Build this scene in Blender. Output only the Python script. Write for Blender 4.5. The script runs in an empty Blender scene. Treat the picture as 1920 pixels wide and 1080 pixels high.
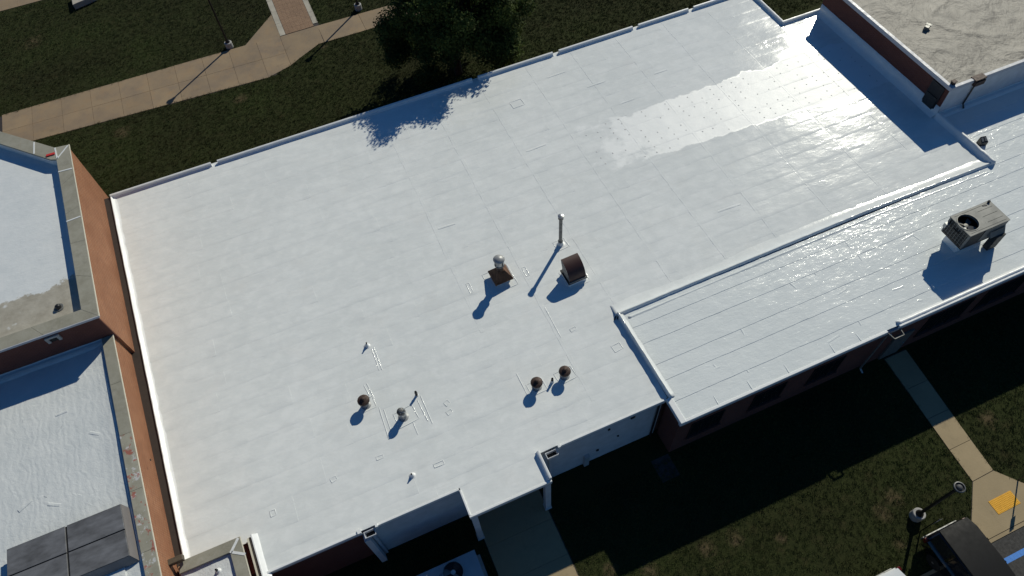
import bpy, bmesh, math, random
from mathutils import Vector, Matrix, noise, Euler
R = math.radians
PI = math.pi
random.seed(7)
sc = bpy.context.scene
COL = sc.collection

# ------------------------------------------------------------------ camera
cam_d = bpy.data.cameras.new('camera'); cam = bpy.data.objects.new('camera', cam_d); COL.objects.link(cam)
CP, CR, CH = R(56.476), R(-4.87), R(-19.203)
Rt = Vector((1, 0, 0)); Fw = Vector((0, math.cos(CP), -math.sin(CP))); Up = Vector((0, math.sin(CP), math.cos(CP)))
right = Rt * math.cos(CR) + Up * math.sin(CR); up = -Rt * math.sin(CR) + Up * math.cos(CR)
rz = Matrix.Rotation(CH, 3, 'Z'); right = rz @ right; up = rz @ up; Fw = rz @ Fw
cam.matrix_world = Matrix(((right.x, up.x, -Fw.x, 0), (right.y, up.y, -Fw.y, 0), (right.z, up.z, -Fw.z, 32.0), (0, 0, 0, 1)))
cam_d.sensor_width = 36; cam_d.lens = 24.95; cam_d.clip_end = 1500; cam_d.clip_start = 0.5
sc.camera = cam
# ------------------------------------------------------------------ sky, sun, exposure
SUN_AZ, SUN_EL = R(39.3), R(34.1)          # direction to the sun, from +X towards +Y
w = bpy.data.worlds.new('World'); sc.world = w; w.use_nodes = True
nt = w.node_tree; nt.nodes.clear()
sky = nt.nodes.new('ShaderNodeTexSky'); sky.sky_type = 'NISHITA'; sky.sun_disc = False
sky.sun_elevation = SUN_EL; sky.sun_rotation = R(90) - SUN_AZ
sky.altitude = 900; sky.air_density = 1.0; sky.dust_density = 0.05; sky.ozone_density = 6.0
bg = nt.nodes.new('ShaderNodeBackground'); bg.inputs[1].default_value = 0.063
wo = nt.nodes.new('ShaderNodeOutputWorld')
hs = nt.nodes.new('ShaderNodeHueSaturation'); hs.inputs['Saturation'].default_value = 1.16   # deep clear blue, evenly over the whole sky
nt.links.new(sky.outputs[0], hs.inputs['Color']); nt.links.new(hs.outputs[0], bg.inputs[0]); nt.links.new(bg.outputs[0], wo.inputs[0])
sl = bpy.data.lights.new('sun', 'SUN'); sl.energy = 4.0; sl.angle = R(0.53); sl.color = (1.0, 0.965, 0.82)
so = bpy.data.objects.new('sun', sl); COL.objects.link(so)
sd = Vector((math.cos(SUN_AZ) * math.cos(SUN_EL), math.sin(SUN_AZ) * math.cos(SUN_EL), math.sin(SUN_EL)))
so.rotation_euler = sd.to_track_quat('Z', 'Y').to_euler(); so.location = sd * 80
vs = sc.view_settings; vs.view_transform = 'Standard'; vs.look = 'None'; vs.exposure = -0.19; vs.gamma = 1.0; vs.use_curve_mapping = False
sc.render.engine = 'CYCLES'

# ------------------------------------------------------------------ mesh helpers
class MB:
    def __init__(s): s.v = []; s.f = []
    def add(s, vs, fs):
        o = len(s.v); s.v += [tuple(p) for p in vs]; s.f += [tuple(i + o for i in f) for f in fs]; return s
    def box(s, x0, x1, y0, y1, z0, z1):
        return s.add([(x0,y0,z0),(x1,y0,z0),(x1,y1,z0),(x0,y1,z0),(x0,y0,z1),(x1,y0,z1),(x1,y1,z1),(x0,y1,z1)],
                     [(3,2,1,0),(4,5,6,7),(0,1,5,4),(1,2,6,5),(2,3,7,6),(3,0,4,7)])
    def prism(s, poly, z0, z1):
        n = len(poly)
        zz0 = z0 if isinstance(z0, (list, tuple)) else [z0]*n
        return s.add([(p[0],p[1],zz0[i]) for i,p in enumerate(poly)] + [(p[0],p[1],z1) for p in poly],
                     [tuple(range(n-1,-1,-1)), tuple(range(n,2*n))] + [(i,(i+1)%n,(i+1)%n+n,i+n) for i in range(n)])
    def lathe(s, prof, n=24, c=(0,0,0), cap=True):
        o = []; f = []
        for r, z in prof:
            for k in range(n):
                a = 2*PI*k/n; o.append((c[0]+r*math.cos(a), c[1]+r*math.sin(a), c[2]+z))
        for i in range(len(prof)-1):
            for k in range(n):
                k2 = (k+1)%n; f.append((i*n+k, i*n+k2, (i+1)*n+k2, (i+1)*n+k))
        if cap:
            f.append(tuple(range(n-1,-1,-1))); f.append(tuple((len(prof)-1)*n+k for k in range(n)))
        return s.add(o, f)
    def tube(s, pts, rad, n=8):
        pts = [Vector(p) for p in pts]; rr = rad if isinstance(rad,(list,tuple)) else [rad]*len(pts)
        o = []; f = []
        for i,p in enumerate(pts):
            d = (pts[min(i+1,len(pts)-1)] - pts[max(i-1,0)]).normalized()
            a = d.orthogonal().normalized() if i == 0 else (a - d*a.dot(d)).normalized()
            b = d.cross(a)
            for k in range(n):
                t = 2*PI*k/n; o.append(p + a*(rr[i]*math.cos(t)) + b*(rr[i]*math.sin(t)))
        for i in range(len(pts)-1):
            for k in range(n):
                k2=(k+1)%n; f.append((i*n+k,i*n+k2,(i+1)*n+k2,(i+1)*n+k))
        f.append(tuple(range(n-1,-1,-1))); f.append(tuple((len(pts)-1)*n+k for k in range(n)))
        return s.add(o,f)
    def bar(s, a, b, w, h):
        # box from a to b, w wide sideways, h tall about the axis
        a=Vector(a); b=Vector(b); d=(b-a).normalized(); u=Vector((0,0,1))
        sd_=d.cross(u); sd_ = Vector((1,0,0)) if sd_.length<1e-4 else sd_.normalized(); u2=sd_.cross(d)
        o=[]
        for p in (a,b):
            for i,j in((-1,-1),(1,-1),(1,1),(-1,1)): o.append(p+sd_*(w/2*i)+u2*(h/2*j))
        return s.add(o,[(3,2,1,0),(4,5,6,7),(0,1,5,4),(1,2,6,5),(2,3,7,6),(3,0,4,7)])
    def mesh(s, name, mat, smooth=False):
        m = bpy.data.meshes.new(name); m.from_pydata(s.v, [], s.f); m.validate()
        bm = bmesh.new(); bm.from_mesh(m); bmesh.ops.recalc_face_normals(bm, faces=bm.faces); bm.to_mesh(m); bm.free()
        if mat: m.materials.append(mat)
        if smooth:
            m.shade_smooth() if hasattr(m,'shade_smooth') else None
        return m
    def build(s, name, mat, parent=None, smooth=False, bevel=0, autosm=None):
        o = bpy.data.objects.new(name, s.mesh(name, mat, smooth)); COL.objects.link(o); adopt(o, parent)
        if autosm: o.data.set_sharp_from_angle(angle=R(autosm))
        if bevel:
            b = o.modifiers.new('bevel','BEVEL'); b.width = bevel; b.segments = 2; b.limit_method='ANGLE'
        return o
def adopt(o, parent):
    if parent is not None:
        o.parent = parent
        # things that were modelled in world coordinates keep their place
        if parent.get('_world'): o.matrix_parent_inverse = Matrix.Translation(-root_loc(parent))
def root_loc(p):
    v = Vector((0,0,0))
    while p is not None:
        if p.type == 'EMPTY': v += p.location
        p = p.parent
    return v
def tag(o, label=None, cat=None, group=None, kind=None):
    if label: o['label']=label
    if cat: o['category']=cat
    if group: o['group']=group
    if kind: o['kind']=kind
    return o
def thing(name, label, cat, loc=(0,0,0), rotz=0, group=None, world=False):
    o = bpy.data.objects.new(name, None); o.empty_display_size=.3; COL.objects.link(o)
    o.location = loc; o.rotation_euler=(0,0,rotz); tag(o,label,cat,group)
    if world: o['_world']=1
    return o
def copy_tree(o, parent=None):
    c = o.copy(); COL.objects.link(c); c.parent = parent
    for ch in list(o.children): copy_tree(ch, c)
    return c
def inst(name, mesh, parent, loc, rot=(0,0,0), scale=(1,1,1)):
    o = bpy.data.objects.new(name, mesh); COL.objects.link(o); o.parent = parent
    o.location = Vector(loc) - (root_loc(parent) if parent is not None and parent.get('_world') else Vector((0,0,0)))
    o.rotation_euler = rot; o.scale = scale; return o

# ------------------------------------------------------------------ materials
class NT:
    def __init__(s, name):
        s.m = bpy.data.materials.new(name); s.m.use_nodes=True; s.t=s.m.node_tree; s.b=s.t.nodes['Principled BSDF']
        g = s.t.nodes.new('ShaderNodeNewGeometry'); s.pos=g.outputs['Position']; s.nor=g.outputs['Normal']
    def n(s, kind, **kw):
        q = s.t.nodes.new(kind)
        for k,v in kw.items(): setattr(q,k,v)
        return q
    def set(s, sock, v):
        if hasattr(v,'is_output'): s.t.links.new(v, sock)
        else: sock.default_value = v
    def math(s, op, a, b=0.0, c=0.0, clamp=False):
        q=s.n('ShaderNodeMath',operation=op,use_clamp=clamp)
        s.set(q.inputs[0],a); s.set(q.inputs[1],b); s.set(q.inputs[2],c); return q.outputs[0]
    def noise(s, scale, detail=3, rough=.55, vec=None, stretch=None, off=(0,0,0), dist=0.0):
        v = vec or s.pos
        if stretch or off!=(0,0,0):
            mp=s.n('ShaderNodeMapping'); s.set(mp.inputs[0],v); mp.inputs['Location'].default_value=off
            mp.inputs['Scale'].default_value = stretch or (1,1,1); v=mp.outputs[0]
        q=s.n('ShaderNodeTexNoise'); s.set(q.inputs['Vector'],v); q.inputs['Scale'].default_value=scale
        q.inputs['Detail'].default_value=detail; q.inputs['Roughness'].default_value=rough; q.inputs['Distortion'].default_value=dist
        return q.outputs[0]
    def ramp(s, fac, stops):
        q=s.n('ShaderNodeValToRGB'); s.set(q.inputs[0],fac); e=q.color_ramp.elements
        while len(e)<len(stops): e.new(.5)
        for i,(p,c) in enumerate(stops):
            e[i].position=p; e[i].color = (c[0],c[1],c[2],1) if isinstance(c,(tuple,list)) else (c,c,c,1)
        return q.outputs[0]
    def mix(s, fac, a, b, mode='MIX'):
        q=s.n('ShaderNodeMix',data_type='RGBA',blend_type=mode); s.set(q.inputs[0],fac)
        for i,v in((6,a),(7,b)):
            s.set(q.inputs[i], (v[0],v[1],v[2],1) if isinstance(v,(tuple,list)) else v)
        return q.outputs[2]
    def sep(s):
        q=s.n('ShaderNodeSeparateXYZ'); s.set(q.inputs[0],s.pos); return q.outputs
    def bump(s, h, dist, strength=1.0, prev=None):
        q=s.n('ShaderNodeBump'); s.set(q.inputs['Height'],h); q.inputs['Distance'].default_value=dist; q.inputs['Strength'].default_value=strength
        if prev is not None: s.set(q.inputs['Normal'],prev)
        return q.outputs[0]
    def out(s, col=None, rough=None, metal=None, nrm=None, spec=None):
        if col is not None: s.set(s.b.inputs['Base Color'], (col[0],col[1],col[2],1) if isinstance(col,(tuple,list)) else col)
        if rough is not None: s.set(s.b.inputs['Roughness'],rough)
        if metal is not None: s.set(s.b.inputs['Metallic'],metal)
        if nrm is not None: s.set(s.b.inputs['Normal'],nrm)
        if spec is not None: s.b.inputs['Specular IOR Level'].default_value=spec
        return s.m
def plain(name, col, rough=.6, metal=0, var=.25, scale=6, spec=.5, bump=0.0, stretch=None):
    t=NT(name); n=t.noise(scale,4,.6,stretch=stretch)
    lo=tuple(c*(1-var) for c in col); hi=tuple(min(1,c*(1+var*.7)) for c in col)
    nr = t.bump(t.noise(scale*6,3,.6),bump) if bump else None
    return t.out(t.ramp(n,[(.3,lo),(.7,hi)]), t.ramp(n,[(.3,min(1,rough+.08)),(.7,max(.02,rough-.08))]), metal, nr, spec)

def roof_material(name, strip=False):
    t=NT(name); x,y,z=t.sep()
    big=t.noise(.18,4,.6); mid=t.noise(1.1,5,.62,stretch=(.45,1.3,1)); fine=t.noise(9,4,.6)
    streak=t.noise(2.2,4,.6,stretch=(.12,1.6,1),off=(3,1,0))
    col=t.ramp(big,[(.3,(.765,.785,.765)),(.7,(.835,.85,.83))])
    col=t.mix(t.math('MULTIPLY',t.ramp(mid,[(.40,0),(.66,1)]),.24),col,(.665,.69,.68))  # mid, mott and streak put the soft shading of roof undulation into the colour
    mott=t.noise(1.7,6,.64,stretch=(.9,1.1,1),off=(2,5,0),dist=.4); col=t.mix(t.math('MULTIPLY',t.ramp(mott,[(.46,0),(.64,1)]),.26),col,(.64,.665,.66))
    col=t.mix(t.math('MULTIPLY',t.ramp(mott,[(.36,1),(.48,0)]),.35),col,(.88,.89,.87))
    col=t.mix(t.math('MULTIPLY',t.ramp(streak,[(.48,0),(.72,1)]),.20),col,(.63,.66,.66))
    col=t.mix(t.math('MULTIPLY',t.ramp(t.noise(.55,5,.65,off=(9,4,0)),[(.55,0),(.75,1)]),.25),col,(.72,.70,.66))
    wr=t.noise(1.5,4,.6,stretch=(.8,1.6,1),dist=.3)
    b1=t.bump(big,.015); 
    if strip:
        b2=t.bump(wr,.018,1,b1); b3=t.bump(t.noise(5,4,.65,stretch=(.7,1.3,1),dist=.6),.0085,1,b2); b4=t.bump(t.noise(30,2,.5),.0012,1,b3)
        rough=t.ramp(t.noise(2,4,.6),[(.3,.11),(.7,.19)]); col=t.mix(.5,col,(.70,.745,.745))
        return t.out(col,rough,0,b4,.5)
    # the strip that got only its first, duller coat (a band towards the north-east)
    e1=t.noise(.9,5,.7,off=(5,0,0)); e2=t.noise(.55,3,.6,off=(0,7,0))
    yl=t.math('SUBTRACT',22.62,t.math('MULTIPLY',t.math('SUBTRACT',x,13),.053))
    d1=t.math('SUBTRACT',y,t.math('ADD',yl,t.math('MULTIPLY',t.math('SUBTRACT',e1,.5),.75)))
    yu=t.math('ADD',26.1,t.math('MULTIPLY',t.math('SUBTRACT',e2,.5),2.0))
    d2=t.math('SUBTRACT',yu,y)
    xl=t.math('ADD',14.2,t.math('MULTIPLY',t.math('SUBTRACT',t.noise(.45,4,.65,off=(2,2,0)),.5),11))
    d3=t.math('MULTIPLY',t.math('SUBTRACT',x,xl),.09)
    m=t.math('MINIMUM',t.math('MINIMUM',d1,d2),d3); m=t.math('MULTIPLY',m,7,clamp=True)
    col=t.mix(t.math('MULTIPLY',m,.75),col,(.835,.85,.85))
    # gloss grows where the second coat lies thick
    gl=t.ramp(t.noise(.5,4,.6,off=(1,8,0)),[(.35,.095),(.65,.15)])
    rough=t.mix(m,gl,(.44,.44,.44)); t.set(t.b.inputs['Specular IOR Level'],t.math('SUBTRACT',.42,t.math('MULTIPLY',m,.08)))
    b2=t.bump(wr,.009,1,b1)
    spk=t.ramp(t.noise(.75,3,.6,stretch=(.5,1.2,1),off=(6,3,0)),[(.56,.22),(.68,1)])
    b3=t.bump(t.math('MULTIPLY',t.noise(4.5,4,.65,stretch=(.6,1.5,1),dist=.5),spk),.0062,1,b2)
    b4=t.bump(fine,.0012,1,b3)
    return t.out(col,rough,0,b4)
def brick_material(name, c1, c2, mort, diag=False):
    t=NT(name); x,y,z=t.sep(); u=t.math('ADD',x,t.math('MULTIPLY',y,1.0))
    cb=t.n('ShaderNodeCombineXYZ'); t.set(cb.inputs[0],u); t.set(cb.inputs[1],z)
    b=t.n('ShaderNodeTexBrick'); t.set(b.inputs['Vector'],cb.outputs[0]); b.inputs['Scale'].default_value=1
    b.inputs['Brick Width'].default_value=.215; b.inputs['Row Height'].default_value=.075; b.inputs['Mortar Size'].default_value=.010; b.inputs['Mortar Smooth'].default_value=.2
    b.inputs['Color1'].default_value=(*c1,1); b.inputs['Color2'].default_value=(*c2,1); b.inputs['Mortar'].default_value=(*mort,1); b.inputs['Bias'].default_value=-.1
    n=t.noise(.8,4,.6); col=t.mix(t.ramp(n,[(.35,0.0),(.68,.55)]),b.outputs['Color'],tuple(c*.55 for c in c1))
    col=t.mix(t.math('MULTIPLY',t.noise(5,3,.7),.35),col,tuple(min(1,c*1.3) for c in c2))
    return t.out(col,.85,0,t.bump(t.math('SUBTRACT',1.0,b.outputs['Fac']),.008,1))
def concrete_material(name, base, dark, warm=None, scale=.7, rough=.85):
    t=NT(name); a=t.noise(scale,6,.65); b=t.noise(18,3,.7); c=t.noise(scale*2.7,5,.7,off=(4,2,1))
    col=t.ramp(a,[(.3,dark),(.62,base)])
    if warm: col=t.mix(t.ramp(c,[(.5,0),(.75,.7)]),col,warm)
    col=t.mix(t.math('MULTIPLY',b,.25),col,tuple(k*.55 for k in base))
    oi_=t.n('ShaderNodeObjectInfo'); col=t.mix(t.math('MULTIPLY',oi_.outputs['Random'],.30),col,tuple(k*.62 for k in base))
    st=t.noise(.9,5,.7,off=(11,5,0)); col=t.mix(t.ramp(st,[(.58,0),(.74,.55)]),col,tuple(k*.45 for k in base))
    return t.out(col,rough,0,t.bump(b,.004))
M={}
M['roof']=roof_material('white_roof_coating'); M['roof_strip']=roof_material('white_roof_coating_on_rolls',True)
M['white_edge']=plain('white_coated_edge',(.80,.81,.80),.38,0,.06,3,bump=.004)
M['white_paint']=plain('white_painted_masonry',(.55,.57,.60),.7,0,.12,2)
M['white_old']=plain('old_white_roof_coating',(.64,.66,.66),.6,0,.12,1.3,bump=.02)
M['brick_orange']=brick_material('orange_brick',(.345,.130,.055),(.23,.082,.036),(.42,.29,.18))
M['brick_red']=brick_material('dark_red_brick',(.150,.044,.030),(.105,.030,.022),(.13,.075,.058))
M['coping']=concrete_material('stone_coping',(.36,.345,.28),(.25,.235,.18),(.40,.38,.33),1.4)
M['pale_trim']=plain('pale_metal_trim',(.66,.62,.50),.5,0,.1)
M['dark_trim']=plain('dark_brown_flashing',(.045,.036,.030),.55,0,.2)
M['fascia']=plain('grey_white_fascia',(.45,.46,.50),.5,0,.1)
M['concrete_tan']=concrete_material('tan_concrete',(.335,.245,.150),(.215,.165,.120),(.36,.235,.125),.55)
M['concrete_grey']=concrete_material('grey_tan_concrete',(.42,.325,.19),(.355,.275,.16),None,.9)
M['concrete_pale']=concrete_material('pale_concrete',(.50,.46,.38),(.36,.33,.27),None,1.5)
M['concrete_cold']=plain('white_concrete',(.40,.39,.37),.85,0,.2,4)
M['paver']=brick_material('reddish_pavers',(.28,.175,.105),(.235,.145,.09),(.20,.14,.095))
M['asphalt']=plain('asphalt',(.055,.053,.05),.9,0,.3,9,bump=.01)
M['blue_paint']=plain('blue_line_paint',(.08,.26,.70),.7,0,.2,12)
M['yellow']=plain('yellow_tactile_mat',(.80,.40,.02),.6,0,.1,6)
M['rust']=plain('rusty_dark_metal',(.060,.034,.025),.65,.2,.5,9,bump=.004)
M['rust_orange']=plain('rusted_sheet',(.115,.05,.022),.7,.1,.6,4,bump=.004)
M['galv']=plain('galvanised_steel',(.42,.43,.43),.42,.75,.25,9)
M['galv_dull']=plain('dull_weathered_steel',(.20,.20,.19),.55,.5,.3,7)
M['black']=plain('black_metal',(.018,.018,.019),.45,.1,.2)
M['black_rubber']=plain('black_rubber',(.014,.014,.014),.8,0,.2)
M['brown_hood']=plain('dark_brown_painted_metal',(.052,.020,.017),.5,.1,.2,3)
M['rtu']=plain('grey_beige_unit_paint',(.20,.20,.185),.55,.1,.12,1.5)
M['rtu_dark']=plain('dark_coil_guard',(.035,.037,.036),.6,.2,.25,12)
M['unit_top']=plain('weathered_grey_lid',(.20,.20,.205),.5,.35,.5,1.1,stretch=(1,2.2,1))
M['unit_pale']=plain('pale_grey_unit_paint',(.40,.43,.45),.5,.1,.1,2)
M['dark_gap']=plain('dark_interior',(.012,.012,.012),.8)
M['alu']=plain('bright_hub_metal',(.6,.6,.6),.3,.8,.2)
M['white_flash']=plain('white_flashing_cone',(.74,.75,.74),.45,0,.1,8)
M['neck']=plain('grey_coated_neck',(.30,.31,.31),.5,.1,.25,8); M['lamp_black']=plain('black_pole_paint',(.012,.012,.013),.4,.1,.1)
M['lamp_top']=plain('grey_lamp_cap',(.075,.075,.075),.7,0,.2,12)
M['car_black']=plain('black_car_paint',(.006,.006,.008),.12,0,.1,2); M['car_black'].node_tree.nodes['Principled BSDF'].inputs['Coat Weight'].default_value=1
M['car_white']=plain('white_car_paint',(.72,.74,.74),.2,0,.03,2); M['car_white'].node_tree.nodes['Principled BSDF'].inputs['Coat Weight'].default_value=1
M['glass_dark']=plain('dark_glass',(.012,.014,.018),.05,0,.05)
M['red_lens']=plain('red_tail_lens',(.10,.006,.006),.2,0,.1)
M['clear_lens']=plain('clear_lens',(.5,.5,.5),.15,.3,.1)
M['bark']=plain('bark',(.075,.052,.035),.9,0,.35,9,bump=.01)
M['sign_back']=plain('sign_aluminium',(.35,.35,.36),.5,.5,.1)
def ground_material():
    t=NT('lawn_soil'); a=t.noise(.16,5,.6); b=t.noise(1.6,5,.7); c=t.noise(14,3,.7)
    col=t.ramp(a,[(.3,(.027,.029,.011)),(.7,(.037,.047,.014))])
    col=t.mix(t.ramp(b,[(.52,0),(.72,.75)]),col,(.050,.042,.019))
    col=t.mix(t.ramp(c,[(.4,0),(.7,.6)]),col,(.012,.016,.006))
    # worn earth spots
    x,y,z=t.sep(); msk=None
    for (px,py,r) in SPOTS:
        dx=t.math('SUBTRACT',x,px); dy=t.math('SUBTRACT',y,py)
        d=t.math('SQRT',t.math('ADD',t.math('MULTIPLY',dx,dx),t.math('MULTIPLY',dy,dy)))
        d=t.math('ADD',d,t.math('MULTIPLY',t.math('SUBTRACT',b,.5),r*2.6))
        k=t.math('SUBTRACT',1.0,t.math('DIVIDE',d,r),clamp=True); msk=k if msk is None else t.math('MAXIMUM',msk,k)
    col=t.mix(t.math('MULTIPLY',msk,.9,clamp=True),col,(.10,.075,.042))
    return t.out(col,.95,0,t.bump(c,.03),.1)
SPOTS=[(a*1.01875,b*1.01875,c) for a,b,c in [(-3.6,41.8,.55),(-11.4,42.1,.7),(24.2,3.9,.5),(17.8,2.7,.55),(17.0,2.3,.5),(2.9,44.6,.4),(7.5,34.5,.7),(16.8,1.0,.35),(-16.5,55,.9),(5.1,4.9,.5),(6.6,4.3,.55),(9.3,4.2,.5),(10.6,4.0,.45),(12.4,3.2,.3)]]
M['ground']=ground_material()
def grass_blade_material():
    t=NT('grass_blades'); a=t.noise(.16,5,.6); b=t.noise(1.3,5,.7); r=t.noise(40,2,.5)
    col=t.ramp(a,[(.32,(.040,.049,.015)),(.5,(.052,.072,.019)),(.68,(.062,.102,.022))])
    col=t.mix(t.ramp(b,[(.48,0),(.72,.8)]),col,(.088,.074,.032))
    col=t.mix(t.math('MULTIPLY',r,.5),col,(.06,.075,.025))
    return t.out(col,.7,0,None,.2)
M['grass']=grass_blade_material()
def leaf_material():
    t=NT('tree_leaves'); a=t.noise(.7,3,.6); b=t.noise(11,2,.6)
    col=t.ramp(a,[(.3,(.034,.048,.013)),(.7,(.095,.130,.032))]); col=t.mix(t.ramp(b,[(.55,0),(.8,.6)]),col,(.07,.065,.022))
    m=t.out(col,.75,0,None,.15); tr=t.n('ShaderNodeBsdfTranslucent'); t.set(tr.inputs[0],col); mx=t.n('ShaderNodeMixShader'); mx.inputs[0].default_value=.3
    t.t.links.new(t.b.outputs[0],mx.inputs[1]); t.t.links.new(tr.outputs[0],mx.inputs[2]); t.t.links.new(mx.outputs[0],t.t.nodes['Material Output'].inputs[0]); return m
M['leaf']=leaf_material()
def tall_roof_material():
    t=NT('tan_foam_roof'); a=t.noise(.35,5,.6,dist=.6); b=t.noise(1.3,5,.65,dist=1.5); f=t.noise(24,2,.6)
    ring=t.ramp(t.noise(.55,2,.5,dist=1.4,off=(3,9,0)),[(.42,0),(.47,1),(.50,.2),(.55,0)])
    col=t.ramp(a,[(.3,(.17,.148,.115)),(.65,(.265,.238,.192))])
    col=t.mix(t.ramp(b,[(.48,0),(.66,.65)]),col,(.145,.13,.105)); col=t.mix(t.math('MULTIPLY',ring,.6),col,(.085,.075,.06))
    col=t.mix(t.math('MULTIPLY',f,.2),col,(.33,.305,.26))
    n1=t.bump(a,.25); n2=t.bump(b,.04,1,n1); n3=t.bump(f,.004,1,n2)
    return t.out(col,.6,0,n3)
M['tall_roof']=tall_roof_material()
def upper_roof_material():
    t=NT('patchy_white_coating'); x,y,z=t.sep(); n=t.noise(.9,5,.7); a=t.noise(1.5,5,.65)
    edge=t.math('ADD',t.math('ADD',24.9,t.math('MULTIPLY',t.math('ADD',x,12.0),-.04)),t.math('MULTIPLY',t.math('SUBTRACT',n,.5),1.6))
    bare=t.math('MULTIPLY',t.math('SUBTRACT',edge,y),9,clamp=True)
    splash=t.ramp(t.noise(.8,3,.6,off=(7,7,0)),[(.62,0),(.66,1)])
    bare=t.math('MULTIPLY',bare,t.math('SUBTRACT',1.0,t.math('MULTIPLY',splash,.85)))
    tan=t.ramp(a,[(.3,(.33,.30,.24)),(.7,(.48,.45,.38))]); wh=t.ramp(a,[(.3,(.64,.67,.68)),(.7,(.73,.75,.75))])
    return t.out(t.mix(bare,wh,tan),.55,0,t.bump(t.noise(4,4,.65,stretch=(.7,1.4,1)),.012))
M['upper_roof']=upper_roof_material()
def stained_coping():
    t=NT('stained_stone_coping'); a=t.noise(1.4,6,.65); r=t.noise(2.6,4,.7,off=(3,3,0)); wsp=t.noise(2.0,4,.7,off=(8,1,0))
    col=t.ramp(a,[(.3,(.25,.235,.18)),(.62,(.36,.345,.28))])
    col=t.mix(t.ramp(wsp,[(.56,0),(.60,.8)]),col,(.55,.55,.55)); col=t.mix(t.ramp(r,[(.57,0),(.62,.8)]),col,(.33,.07,.045))
    return t.out(col,.8)
M['coping_stained']=stained_coping()

GZL=-.60; K=1.01875      # ground level under the roofs' datum, and the survey factor that goes with it
# ------------------------------------------------------------------ the setting: ground, lawn, walks
gm=MB(); gm.add([(-700,-700,0),(700,-700,0),(700,700,0),(-700,700,0)],[(0,1,2,3)])
tag(gm.build('ground',M['ground']),kind='structure')
def polysheet(name, poly, z, mat, parent=None, kind=None):
    m=MB(); m.add([(p[0],p[1],z) for p in poly],[tuple(range(len(poly)))])
    o=m.build(name,mat,parent)
    if kind: o['kind']=kind
    return o
def slab(poly, h, mat, parent, joint=.012, name='slab'):
    # one cast slab, shrunk by the joint and given a soft rim
    c=Vector((sum(p[0] for p in poly)/len(poly),sum(p[1] for p in poly)/len(poly)))
    q=[]
    for p in poly:
        v=Vector(p[:2])-c; q.append(c+v*(1-joint/max(v.length,.01)))
    dz=random.uniform(-.003,.003)
    return MB().prism([(p.x,p.y) for p in q],-.02,h+dz).build(name,mat,parent)
walk=polysheet('sidewalk',[(-30,43.95),(-17,43.9),(-3,43.1),(-.9,43.1),(2.7,45.0),(45,44.6),(45,46.4),(7.4,46.62),(3.2,47.2),(3.2,47.4),(.4,47.4),(.35,50.0),(-2.2,47.3),(-30,47.5)],.004,M['dark_trim'],None,'structure')
def line_y(a,b,x): return a[1]+(b[1]-a[1])*(x-a[0])/(b[0]-a[0])
xs=[-3.38-1.93*k for k in range(0,9)]
xs=[.34,-1.37]+xs
xs=sorted(xs)
for i in range(len(xs)-1):
    x0,x1=xs[i],xs[i+1]
    N=lambda x: line_y((-19,47.52),(-3,47.3),x); S=lambda x: line_y((-17,43.92),(-2,43.1),x) if x<-1 else 43.05+max(0,x+.6)*.6; Md=lambda x: line_y((-19,45.72),(-1,45.15),x)
    slab([(x0,S(x0)),(x1,S(x1)),(x1,Md(x1)),(x0,Md(x0))],.03,M['concrete_tan'],walk)
    slab([(x0,Md(x0)),(x1,Md(x1)),(x1,N(x1)),(x0,N(x0))],.03,M['concrete_tan'],walk)
slab([(.34,43.62),(1.0,44.05),(2.7,45.0),(3.1,45.02),(3.15,47.1),(.34,47.1)],.031,M['concrete_tan'],walk)
xx=3.13
while xx<40:
    x1=xx+3.1; slab([(xx,line_y((3,45.0),(45,44.6),xx)),(x1,line_y((3,45.0),(45,44.6),x1)),(x1,line_y((3.2,47.1),(45,46.3),x1)),(xx,line_y((3.2,47.1),(45,46.3),xx))],.03,M['concrete_tan'],walk); xx=x1
slab([(-2.15,47.28),(.38,47.12),(.36,50.0)],.029,M['concrete_tan'],walk)
path=polysheet('brick_path',[(.36,47.15),(3.28,47.2),(3.28,75),(.36,75)],.005,M['dark_trim'],None,'structure')
k=0; yy=47.16
while yy<60:
    slab([(.38,yy),(.78,yy),(.78,yy+1.5),(.38,yy+1.5)],.034,M['concrete_pale'],path,.008,'border_slab')
    slab([(2.9,yy+.3),(3.27,yy+.3),(3.27,yy+1.8),(2.9,yy+1.8)],.034,M['concrete_pale'],path,.008,'border_slab'); yy+=1.5
# clay pavers of the path: one by one
for j in range(13):
    for i in range(7):
        x0=.80+i*.298; y0=47.18+j*.6
        slab([(x0,y0),(x0+.296,y0),(x0+.296,y0+.6),(x0,y0+.6)],.026,M['paver'],path,.004,'paver')
far=polysheet('far_walk',[(-60,60.1),(-15.2,60.3),(-15.2,66),(-60,66)],.005,M['dark_trim'],None,'structure')
for i in range(5): slab([(-24+i*2.2,60.15),(-21.8+i*2.2,60.15),(-21.8+i*2.2,65),(-24+i*2.2,65)],.03,M['concrete_tan'],far)
# low concrete plinth at the top of the lawn
pl=MB(); pl.prism([(-13.25,57.6),(-11.5,58.1),(-11.7,59.6),(-13.3,59.2)],0,.45)
tag(pl.build('concrete_plinth',M['concrete_pale'],None,bevel=.03),'small pale concrete plinth on the far lawn','plinth')
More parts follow.
